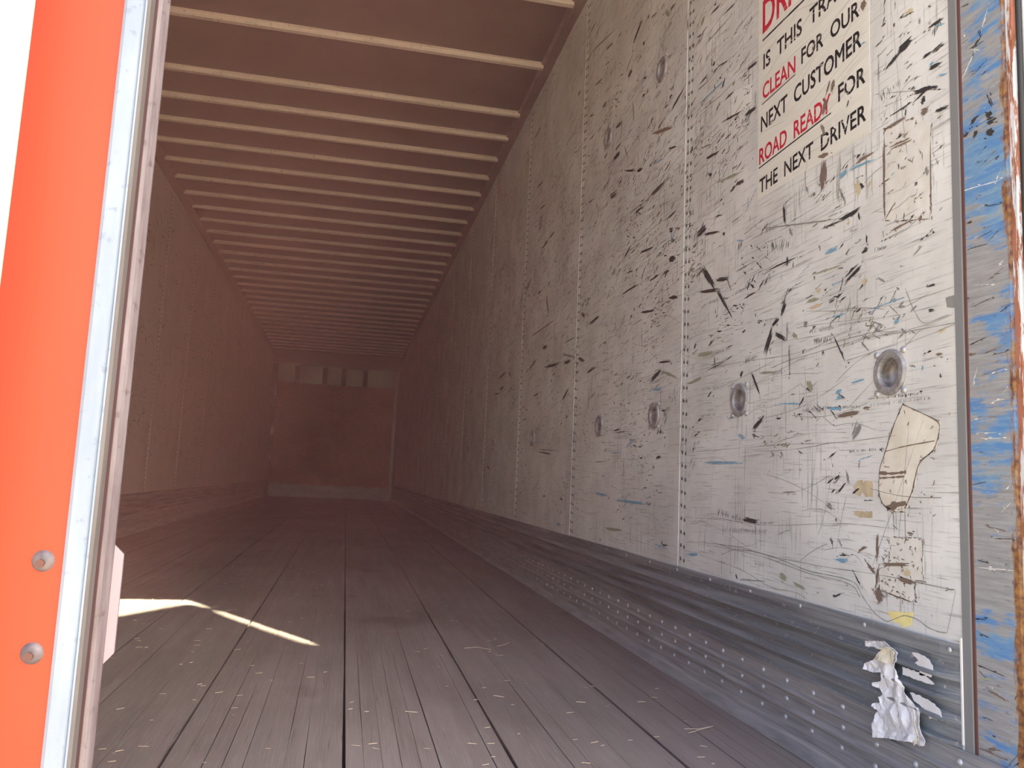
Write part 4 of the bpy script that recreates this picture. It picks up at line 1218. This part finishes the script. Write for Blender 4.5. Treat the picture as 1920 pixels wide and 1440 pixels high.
# ------------------------------------------------------------------ decal with lettering
def to_mesh_text(s, p0, p1, top, m, name, parent, lift, stretch=None):
    cu = D.curves.new('t', 'FONT'); cu.body = s; cu.extrude = 0.0; cu.resolution_u = 3; cu.space_word = 2.0
    o = D.objects.new('t', cu); COL.objects.link(o)
    dg = bpy.context.evaluated_depsgraph_get(); dg.update()
    me = D.meshes.new_from_object(o.evaluated_get(dg))
    D.objects.remove(o, do_unlink=True)
    # heavier strokes: push every outline point outwards
    tb = bmesh.new(); tb.from_mesh(me)
    bmesh.ops.remove_doubles(tb, verts=tb.verts, dist=1e-5)
    mv = {}
    for e in tb.edges:
        if len(e.link_faces) != 1: continue
        a_, b_ = e.verts[0].co, e.verts[1].co
        t_ = (b_ - a_).normalized(); nrm = Vector((t_.y, -t_.x, 0))
        if nrm.dot((a_ + b_) / 2 - e.link_faces[0].calc_center_median()) < 0: nrm = -nrm
        for v in e.verts: mv.setdefault(v, []).append(nrm)
    for v, ns in mv.items():
        m_ = sum(ns, Vector()) / len(ns)
        if m_.length > 0.2: v.co += m_ / max(0.45, m_.length_squared) * 0.020
    tb.to_mesh(me); tb.free()
    xs = [v.co.x for v in me.vertices]; zs = [v.co.y for v in me.vertices]
    x0, x1 = min(xs), max(xs); z0, z1 = 0.0, max(zs)
    h = top[1] - p0[1]
    for v in me.vertices:
        u = (v.co.x - x0) / (x1 - x0); w_ = v.co.y / z1
        y = p0[0] + (p1[0] - p0[0]) * u
        z = p0[1] + (p1[1] - p0[1]) * u + h * w_
        v.co = (XR - lift, y, z)
    me.materials.append(m)
    # every letter becomes an object of its own: split the mesh into connected pieces
    src = bmesh.new(); src.from_mesh(me); D.meshes.remove(me)
    src.faces.ensure_lookup_table()
    left = set(src.faces)
    while left:
        f0 = left.pop(); grp = [f0]; stack = [f0]
        while stack:
            f = stack.pop()
            for v in f.verts:
                for g_ in v.link_faces:
                    if g_ in left:
                        left.remove(g_); grp.append(g_); stack.append(g_)
        nb = bmesh.new(); vm = {}
        for f in grp:
            for v in f.verts:
                if v not in vm: vm[v] = nb.verts.new(v.co)
            nb.faces.new([vm[v] for v in f.verts])
        adopt(parent, obj(name, nb, m, recalc=False))
    src.free()

def slab(bm, pts, lift, th, mi=0, x=XR):
    """thin sheet with an outline (y, z) on the right wall"""
    a = [bm.verts.new((x - lift, y, z)) for y, z in pts]
    b = [bm.verts.new((x - lift - th, y, z)) for y, z in pts]
    n = len(pts)
    for i in range(n):
        bm.faces.new((a[i], a[(i + 1) % n], b[(i + 1) % n], b[i])).material_index = mi
    bm.faces.new(a).material_index = mi
    bm.faces.new(b[::-1]).material_index = mi

dec = empty('notice_decal', (XR, 1.62, 1.60))
tag(dec, 'cream notice decal with red and black capital lettering high on right wall', 'sign')
bm = bmesh.new(); slab(bm, [(1.862, 1.995), (1.396, 1.990), (1.396, 1.302), (1.862, 1.318)], 0.0001, 0.0004)
adopt(dec, obj('decal_sheet', bm, M_decal))
for s, c, b0, b1, t0 in TEXTS:
    if s == 'IS THIS TRAILER':
        b1 = (b0[0] - 0.4059 * 1.06, b0[1] - 0.004)
    to_mesh_text(s, b0, b1, t0, M_red if c else M_ink, 'letter', dec, 0.0007)
for a, b, wd in UNDERS:
    bm = bmesh.new()
    slab(bm, [(a[0], a[1] + wd / 2), (b[0], b[1] + wd / 2), (b[0], b[1] - wd / 2), (a[0], a[1] - wd / 2)], 0.0006, 0.0002)
    adopt(dec, obj('underline', bm, M_ink))

# ------------------------------------------------------------------ peeled stickers
def rough_poly(pts, amp, rnd, step=0.006):
    out = []
    n = len(pts)
    for i in range(n):
        a, b = pts[i], pts[(i + 1) % n]
        l = math.hypot(b[0] - a[0], b[1] - a[1])
        k = max(1, int(l / step))
        for j in range(k):
            t_ = j / k
            out.append((a[0] + (b[0] - a[0]) * t_ + rnd.uniform(-amp, amp), a[1] + (b[1] - a[1]) * t_ + rnd.uniform(-amp, amp)))
    return out
rnd = random.Random(8)
def sticker(name, pts, m, lab, cat='sticker', amp=0.0012, lift=0.0001, th=0.0005):
    y = sum(p[0] for p in pts) / len(pts); z = sum(p[1] for p in pts) / len(pts)
    bm = bmesh.new(); slab(bm, rough_poly(pts, amp, rnd), lift, th)
    o = obj(name, bm, m, label=lab, cat=cat)
    return o
foot = sticker('peeled_sticker', POLYS['foot'], M_resid, 'tall boot-shaped peeled sticker backing below nearest tie-down ring')
sticker('sticker_remnant', POLYS['tan1'], M_tan2, 'tan notched sticker remnant left of the boot-shaped sticker')
sticker('sticker_remnant', POLYS['tan2'], M_tan2, 'small tan sticker remnant below the notched tan one')
sticker('yellow_sticker', POLYS['yellow'], M_yel, 'torn yellow sticker just above the scuff band near post')
sticker('clear_label', POLYS['square'], M_clear, 'wrinkled old label with brown torn edges above yellow sticker')
sticker('label_scrap', POLYS['lav'], M_wscuff, 'pale grey scrap left of the wrinkled old label')
sticker('dark_sticker', POLYS['dark'], M_gscuff, 'small grey sticker at the wall edge by the post')
sticker('white_sticker', POLYS['decal2'], M_wscuff, 'small plain white sticker left of the lettered notice decal')
sticker('label_outline', POLYS['rect'], M_resid if False else M_clear, 'faded rectangular label residue right of and below lettered notice', amp=0.0008, th=0.0002)

# ------------------------------------------------------------------ scuff marks
MM = [M_black, M_gscuff, M_blue, M_olive, M_brown, M_tan, M_wscuff]
def stroke(bm, c, a, b, wd, rnd, lift, style='r'):
    dy, dz = b[0] - a[0], b[1] - a[1]
    l = math.hypot(dy, dz)
    if style == 'c':
        n = max(3, int(l / 0.0045))
        for k in range(n):
            if rnd.random() < 0.2: continue
            t_ = (k + 0.5) / n
            y = a[0] + dy * t_; z = a[1] + dz * t_ + rnd.uniform(-0.1, 0.1) * wd
            h = wd * rnd.uniform(0.4, 1.1); w_ = 0.0045 * rnd.uniform(0.2, 0.6)
            sl = rnd.uniform(-0.2, 0.2) * h
            ribbon(bm, [(y - sl, z - h / 2), (y, z), (y + sl, z + h / 2)], [w_ * 0.4, w_, w_ * 0.5], lift, c)
        return
    if l < 0.004:
        a = (a[0] + 0.002, a[1]); b = (b[0] - 0.002, b[1]); dy -= 0.004; l = 0.004
    n = max(4, int(l / 0.004))
    nl = 1 if wd < 0.0025 else 2 + int(wd / 0.0022)
    py, pz = -dz / l, dy / l
    for q in range(nl):
        off = (q - (nl - 1) / 2) * wd / nl * 1.0
        edge_ = abs(q - (nl - 1) / 2) / max(1, (nl - 1) / 2)
        s0 = rnd.uniform(0, 0.12 + 0.32 * edge_) if nl > 1 else 0; s1 = 1 - (rnd.uniform(0, 0.12 + 0.36 * edge_) if nl > 1 else 0)
        if nl > 3 and rnd.random() < 0.10: continue
        pts = []; ws = []
        core = 1.0 if nl == 1 else 1.5
        for i in range(n + 1):
            t_ = s0 + (s1 - s0) * i / n
            env = min(1.0, 5 * min(i / n, 1 - i / n) + 0.15)
            j = rnd.uniform(-0.16, 0.16) * wd / nl
            pts.append((a[0] + dy * t_ + py * (off + j), a[1] + dz * t_ + pz * (off + j)))
            ws.append(wd / nl * core * env * rnd.uniform(0.55, 1.2))
        ribbon(bm, pts, ws, lift + q * 0.00003, c)
    for q in range(1 + int(l / 0.02)):
        t_ = rnd.uniform(-0.15, 1.15); o_ = rnd.uniform(-0.9, 0.9) * (wd + 0.002)
        y = a[0] + dy * t_ + py * o_; z = a[1] + dz * t_ + pz * o_
        r = rnd.uniform(0.0006, 0.0022)
        ribbon(bm, [(y - r * dy / l * 2, z - r * dz / l * 2), (y, z), (y + r * dy / l * 2, z + r * dz / l * 2)], [r * 0.3, r * 1.2, r * 0.3], lift, c)

bm = bmesh.new()
rnd = random.Random(21)
for c, y1, z1, y2, z2, wd, st in STROKES:
    stroke(bm, c, (y1, z1), (y2, z2), wd, rnd, 0.0012, st)
for c, pts, wd in CURVES:
    P_ = []
    for a, b in zip(pts, pts[1:]):
        for k in range(6):
            P_.append((a[0] + (b[0] - a[0]) * k / 6, a[1] + (b[1] - a[1]) * k / 6))
    P_.append(pts[-1])
    for _ in range(3):
        P_ = [P_[0]] + [((p[0] + 2 * q[0] + r[0]) / 4, (p[1] + 2 * q[1] + r[1]) / 4) for p, q, r in zip(P_, P_[1:], P_[2:])] + [P_[-1]]
    ribbon(bm, P_, [wd * rnd.uniform(0.4, 1.2) for _ in P_], 0.0012, c)
# outline of the rectangular residue, broken brown
for key, wd, prob in (('rect', 0.0022, 0.6), ('square', 0.0022, 0.8), ('foot', 0.0014, 0.7)):
    pts = POLYS[key]
    for a, b in zip(pts, pts[1:] + pts[:1]):
        l = math.hypot(b[0] - a[0], b[1] - a[1]); n = max(1, int(l / 0.012))
        for k in range(n):
            if rnd.random() > prob: continue
            p = (a[0] + (b[0] - a[0]) * k / n, a[1] + (b[1] - a[1]) * k / n); q = (a[0] + (b[0] - a[0]) * (k + 1) / n, a[1] + (b[1] - a[1]) * (k + 1) / n)
            stroke(bm, 4, p, q, wd * rnd.uniform(0.3, 1.2), rnd, 0.0012)
# cracks and crumbs on the stickers
for key, n in (('foot', 26), ('square', 60), ('rect', 30)):
    ys_ = [p[0] for p in POLYS[key]]; zs_ = [p[1] for p in POLYS[key]]
    for k in range(n):
        y = rnd.uniform(min(ys_) + 0.01, max(ys_) - 0.01); z = min(zs_) + (max(zs_) - min(zs_)) * (rnd.random() ** 1.7)
        a_ = rnd.uniform(-1.5, 1.5); l = rnd.uniform(0.003, 0.014)
        stroke(bm, rnd.choice([4, 4, 1]), (y, z), (y + l * math.cos(a_), z + l * math.sin(a_)), rnd.uniform(0.0005, 0.0018), rnd, 0.0012)
# pale scratches across the lettering
for k in range(46):
    y = rnd.uniform(1.42, 1.84); z = rnd.uniform(1.32, 1.85); a_ = rnd.gauss(0.12, 0.15); l = rnd.uniform(0.02, 0.16)
    y2 = max(1.40, y - l * math.cos(a_)); z2 = z + l * math.sin(a_)
    ribbon(bm, [(y, z), ((y + y2) / 2, (z + z2) / 2 + 0.001), (y2, z2)], [0.0004, 0.0011, 0.0003], 0.0014, 6)
for k in range(60):
    y = rnd.uniform(1.45, 1.855); z = rnd.uniform(1.33, 1.90); a_ = rnd.gauss(0.15, 0.2); l = rnd.uniform(0.05, 0.22)
    y2 = max(1.40, y - l * math.cos(a_)); z2 = z + l * math.sin(a_)
    ribbon(bm, [(y, z), ((y + y2) / 2, (z + z2) / 2 + 0.002), (y2, z2)], [0.0003, 0.0008, 0.0003], 0.0006, 1)
# the same wear continues over the rest of the wall
for k in range(11000):
    y = Y0 + 0.03 + 12.5 * rnd.random() ** 1.2
    z = ZS + 0.02 + (ZW - ZS - 0.04) * (0.5 * rnd.random() + 0.5 * rnd.betavariate(2.4, 1.9))
    far = min(1.0, (y - 1.0) / 6.0)
    if y < 2.3 and rnd.random() < 0.4: continue
    if 1.38 < y < 1.87 and 1.29 < z < 2.0 : continue
    c = rnd.choices([0, 1, 2, 3, 4], [60, 28, 4, 5, 3])[0]
    u = rnd.random()
    ang = rnd.gauss(0.16 + 0.35 * far, 0.22)
    if u < 0.10: ang = rnd.gauss(1.5, 0.12)
    l = min(0.16, rnd.lognormvariate(-4.2, 0.75)) * (1 + 1.0 * far)
    wd = min(0.010, rnd.lognormvariate(-6.3, 0.6)) * (1 + 0.5 * far)
    b_ = (y - l * math.cos(ang), z + l * math.sin(ang))
    if b_[0] < Y0 + 0.005 or b_[1] > ZW or (1.36 < b_[0] < 1.88 and 1.27 < b_[1] < 2.0): continue
    if u > 0.93 and y < 7: stroke(bm, c, (y, z), b_, rnd.uniform(0.010, 0.022), rnd, 0.0009, 'c')
    else: stroke(bm, c, (y, z), b_, wd, rnd, 0.0009)
for q in range(420):
    cy = 1.35 + 9.0 * rnd.random() ** 1.2; cz = rnd.uniform(ZS + 0.12, ZW - 0.25)
    ang = rnd.gauss(0.3, 0.45); c = rnd.choices([0, 1, 3, 2], [55, 32, 9, 4])[0]
    for k in range(rnd.randint(5, 18)):
        y = cy + rnd.gauss(0, 0.045); z = cz + rnd.gauss(0, 0.030)
        l = rnd.uniform(0.004, 0.040); wd = rnd.uniform(0.0008, 0.0045); a_ = ang + rnd.gauss(0, 0.1)
        b_ = (y - l * math.cos(a_), z + l * math.sin(a_))
        if min(y, b_[0]) < Y0 + 0.01 or (y < 1.42 and z < 0.80) or (min(y, b_[0]) < 1.88 and max(y, b_[0]) > 1.37 and 1.26 < z < 2.0): continue
        stroke(bm, c, (y, z), b_, wd, rnd, 0.0009)
for k in range(900):
    y = Y0 + 0.1 + 9 * rnd.random() ** 1.5; z = rnd.uniform(ZS + 0.03, ZW - 0.05)
    ang = rnd.gauss(0.06, 0.16) if rnd.random() < 0.85 else rnd.gauss(1.4, 0.2)
    l = rnd.uniform(0.05, 0.35); cv = rnd.uniform(-0.02, 0.02)
    P_ = []
    for i in range(7):
        t_ = i / 6
        P_.append((y - l * t_ * math.cos(ang), z + l * t_ * math.sin(ang) + cv * math.sin(PI * t_)))
    if P_[-1][0] < Y0 or not ZS < P_[-1][1] < ZW: continue
    if P_[-1][0] < 1.88 and y > 1.38 and 1.27 < z < 2.0: continue
    ribbon(bm, P_, [rnd.uniform(0.0003, 0.0013) for _ in P_], 0.0008, 1)
sm = obj('scuff_marks', bm, MM, wr, kind='stuff', recalc=False)

bm = bmesh.new()
rnd = random.Random(31)
XR_keep = XR
for k in range(900):
    y = 6.2 + 9 * rnd.random() ** 1.3; z = rnd.uniform(0.6, 2.7)
    ang = rnd.gauss(0.3, 0.5); l = rnd.uniform(0.02, 0.14); wd = rnd.uniform(0.003, 0.012)
    a = (y, z); b = (y - l * math.cos(ang), z + l * math.sin(ang))
    n = 5; A = []; B = []
    py, pz = math.sin(ang), math.cos(ang)
    for i in range(n):
        t_ = i / (n - 1); e = wd * (0.3 + math.sin(PI * t_)) * rnd.uniform(0.4, 1)
        A.append(bm.verts.new((XL + 0.001, a[0] + (b[0] - a[0]) * t_ + py * e / 2, a[1] + (b[1] - a[1]) * t_ + pz * e / 2)))
        B.append(bm.verts.new((XL + 0.001, a[0] + (b[0] - a[0]) * t_ - py * e / 2, a[1] + (b[1] - a[1]) * t_ - pz * e / 2)))
    for i in range(n - 1): bm.faces.new((A[i], A[i + 1], B[i + 1], B[i]))
obj('scuff_marks', bm, M_gscuff, wlft, kind='stuff', recalc=False)

bm = bmesh.new()
rnd = random.Random(77)
for c, y1, z1, y2, z2, wd, st in POSTMARKS:
    stroke(bm, c, (y1, z1), (y2, z2), wd, rnd, -0.0035, st)
for k in range(70):
    z = rnd.uniform(0.05, 1.9); y = rnd.uniform(1.075, 1.145); l = rnd.uniform(0.004, 0.05); a_ = rnd.gauss(0.1, 0.25)
    y2 = max(1.07, y - l * math.cos(a_))
    stroke(bm, rnd.choices([0, 4, 6, 1], [4, 2, 3, 3])[0], (y, z), (y2, z + l * math.sin(a_)), rnd.uniform(0.0004, 0.0016), rnd, -0.0035)
obj('scuff_marks', bm, MM, post, kind='stuff', recalc=False)

# ------------------------------------------------------------------ torn vinyl label hanging over the scuff band
def inside(p, poly):
    r = False
    for (x1, y1), (x2, y2) in zip(poly, poly[1:] + poly[:1]):
        if (y1 > p[1]) != (y2 > p[1]) and p[0] < (x2 - x1) * (p[1] - y1) / (y2 - y1) + x1: r = not r
    return r
from mathutils import noise as mnoise
def crumpled(name, poly, m, lift, amp, step, parent=None, th=0.0012):
    """triangulated sheet with creases, its outline ragged, curling off the surface"""
    rnd = random.Random(3)
    bd = rough_poly(poly, 0.0008, rnd, 0.004)
    pts = list(bd)
    ys_ = [p[0] for p in poly]; zs_ = [p[1] for p in poly]
    y = min(ys_)
    while y < max(ys_):
        z = min(zs_)
        while z < max(zs_):
            q = (y + rnd.uniform(-0.3, 0.3) * step, z + rnd.uniform(-0.3, 0.3) * step)
            if inside(q, bd) and min(math.hypot(q[0] - p[0], q[1] - p[1]) for p in bd) > step * 0.45: pts.append(q)
            z += step
        y += step
    from mathutils.geometry import delaunay_2d_cdt
    n = len(bd)
    vo, _, fo, *_r = delaunay_2d_cdt([Vector(p) for p in pts], [(i, (i + 1) % n) for i in range(n)], [list(range(n))], 1, 1e-5)
    bm = bmesh.new()
    vs = []
    for v in vo:
        e = min(math.hypot(v.x - p[0], v.y - p[1]) for p in bd)
        k = 1 - min(1, e / 0.012)
        d = lift + amp * (abs(mnoise.noise(Vector((v.x * 34, v.y * 22, 1)))) * 1.6 + 0.5 * abs(mnoise.noise(Vector((v.x * 90, v.y * 70, 4)))) + 0.35 * k)
        vs.append(bm.verts.new((XR - d, v.x, v.y)))
    for f in fo:
        bm.faces.new([vs[i] for i in f])
    o = obj(name, bm, m, recalc=True)
    md = o.modifiers.new('s', 'SOLIDIFY'); md.thickness = 0.0007
    return o
t = empty('torn_label', (XR - 0.012, 1.27, 0.20))
tag(t, 'torn crumpled white vinyl label hanging over the scuff band near the post', 'label')
adopt(t, crumpled('crumpled_sheet', PAPER, M_paper, 0.014, 0.010, 0.006))
top = [p for p in PAPER[1:8]] + [PAPER[-3], PAPER[-2]]
yp = [(p[0], p[1]) for p in PAPER[2:7]] + [(PAPER[-4][0] - 0.002, PAPER[-4][1] - 0.006), (PAPER[-3][0] - 0.003, PAPER[-3][1]), (PAPER[-2][0] - 0.01, PAPER[-2][1])]
q = crumpled('yellowed_fold', yp, M_papery, 0.022, 0.007, 0.005); q['label'] = 'yellowed folded top'
adopt(t, q)
ed = [(PAPER[11][0] - 0.000, PAPER[11][1]), (PAPER[12][0], PAPER[12][1]), (PAPER[13][0], PAPER[13][1]), (PAPER[15][0], PAPER[15][1]), (PAPER[15][0] + 0.005, PAPER[15][1] + 0.004), (PAPER[13][0] + 0.006, PAPER[13][1]), (PAPER[12][0] + 0.005, PAPER[12][1])]
q = crumpled('curled_edge', ed, M_papery, 0.026, 0.006, 0.004); q['label'] = 'yellowed curled edge'
adopt(t, q)
for pts, lab in zip(SCRAPS, ('hook-shaped white label scrap right of the torn label top', 'thin slanting white label scrap below the hook-shaped scrap', 'white label scrap right of the torn label middle, above its foot')):
    bm = bmesh.new(); slab(bm, rough_poly(pts, 0.0012, rnd, 0.004), 0.0135, 0.0006)
    obj('label_scrap', bm, M_paper, label=lab, cat='label scrap')

# ------------------------------------------------------------------ added unseen sheet behind the camera, outline cut to shape the sun sliver
ZA = 3.55
def up(p): return (p[0] + 0.585 * ZA, p[1] - 0.909 * ZA)
edge = [(-0.90, 3.03), (-0.766, 3.185), (-0.637, 3.395), (-0.596, 3.445), (-0.55, 3.44), (-0.512, 3.385), (-0.470, 3.375), (-0.455, 3.40), (-0.452, 3.33), (-0.440, 3.268),
        (-0.363, 3.135), (-0.302, 3.043), (-0.232, 2.936), (-0.09, 2.715), (-0.02, 2.69), (0.9, 1.6), (1.35, 0.95), (1.45, 0.5), (-0.2, 0.3), (-0.5, 0.8), (-1.9, 3.0)]
bm = bmesh.new()
a = [bm.verts.new((*up(p), ZA)) for p in edge]; b = [bm.verts.new((*up(p), ZA + 0.004)) for p in edge]
for i in range(len(a)):
    bm.faces.new((a[i], a[(i + 1) % len(a)], b[(i + 1) % len(a)], b[i]))
bm.faces.new(a); bm.faces.new(b[::-1])
blk = empty('sun_blocker', (1.8, -1.5, -1.25))
tag(blk, 'unseen dark grey sheet on two steel poles, added to block the sun outside the trailer door', 'sun_blocker')
adopt(blk, obj('blocker_sheet', bm, M_blocker))
for p in ((edge[17]), (edge[18])):
    x, y = up(p)
    bm = bmesh.new(); tube(bm, (x, y, -1.25), (x, y, ZA), 0.025, 10)
    adopt(blk, obj('blocker_pole', bm, M_steel))

# ------------------------------------------------------------------ added reddish haze volume, stands in for veiling glare of the lens
hz = D.materials.new('glare_haze'); hz.use_nodes = True
nt = hz.node_tree
nt.nodes.remove(nt.nodes['Principled BSDF'])
vs = nt.nodes.new('ShaderNodeVolumeScatter')
vs.inputs['Color'].default_value = (1.0, 0.47, 0.49, 1)
vs.inputs['Density'].default_value = 0.028
vs.inputs['Anisotropy'].default_value = 0.0
nt.links.new(vs.outputs[0], nt.nodes['Material Output'].inputs['Volume'])
bm = bmesh.new(); box(bm, XL + 0.03, XR - 0.055, 1.2, Y1 - 0.12, 0.006, ZC - 0.05)
hzo = obj('glare_haze', bm, hz, kind='stuff', label='thin reddish haze added in the trailer interior to imitate lens veiling glare', cat='haze')
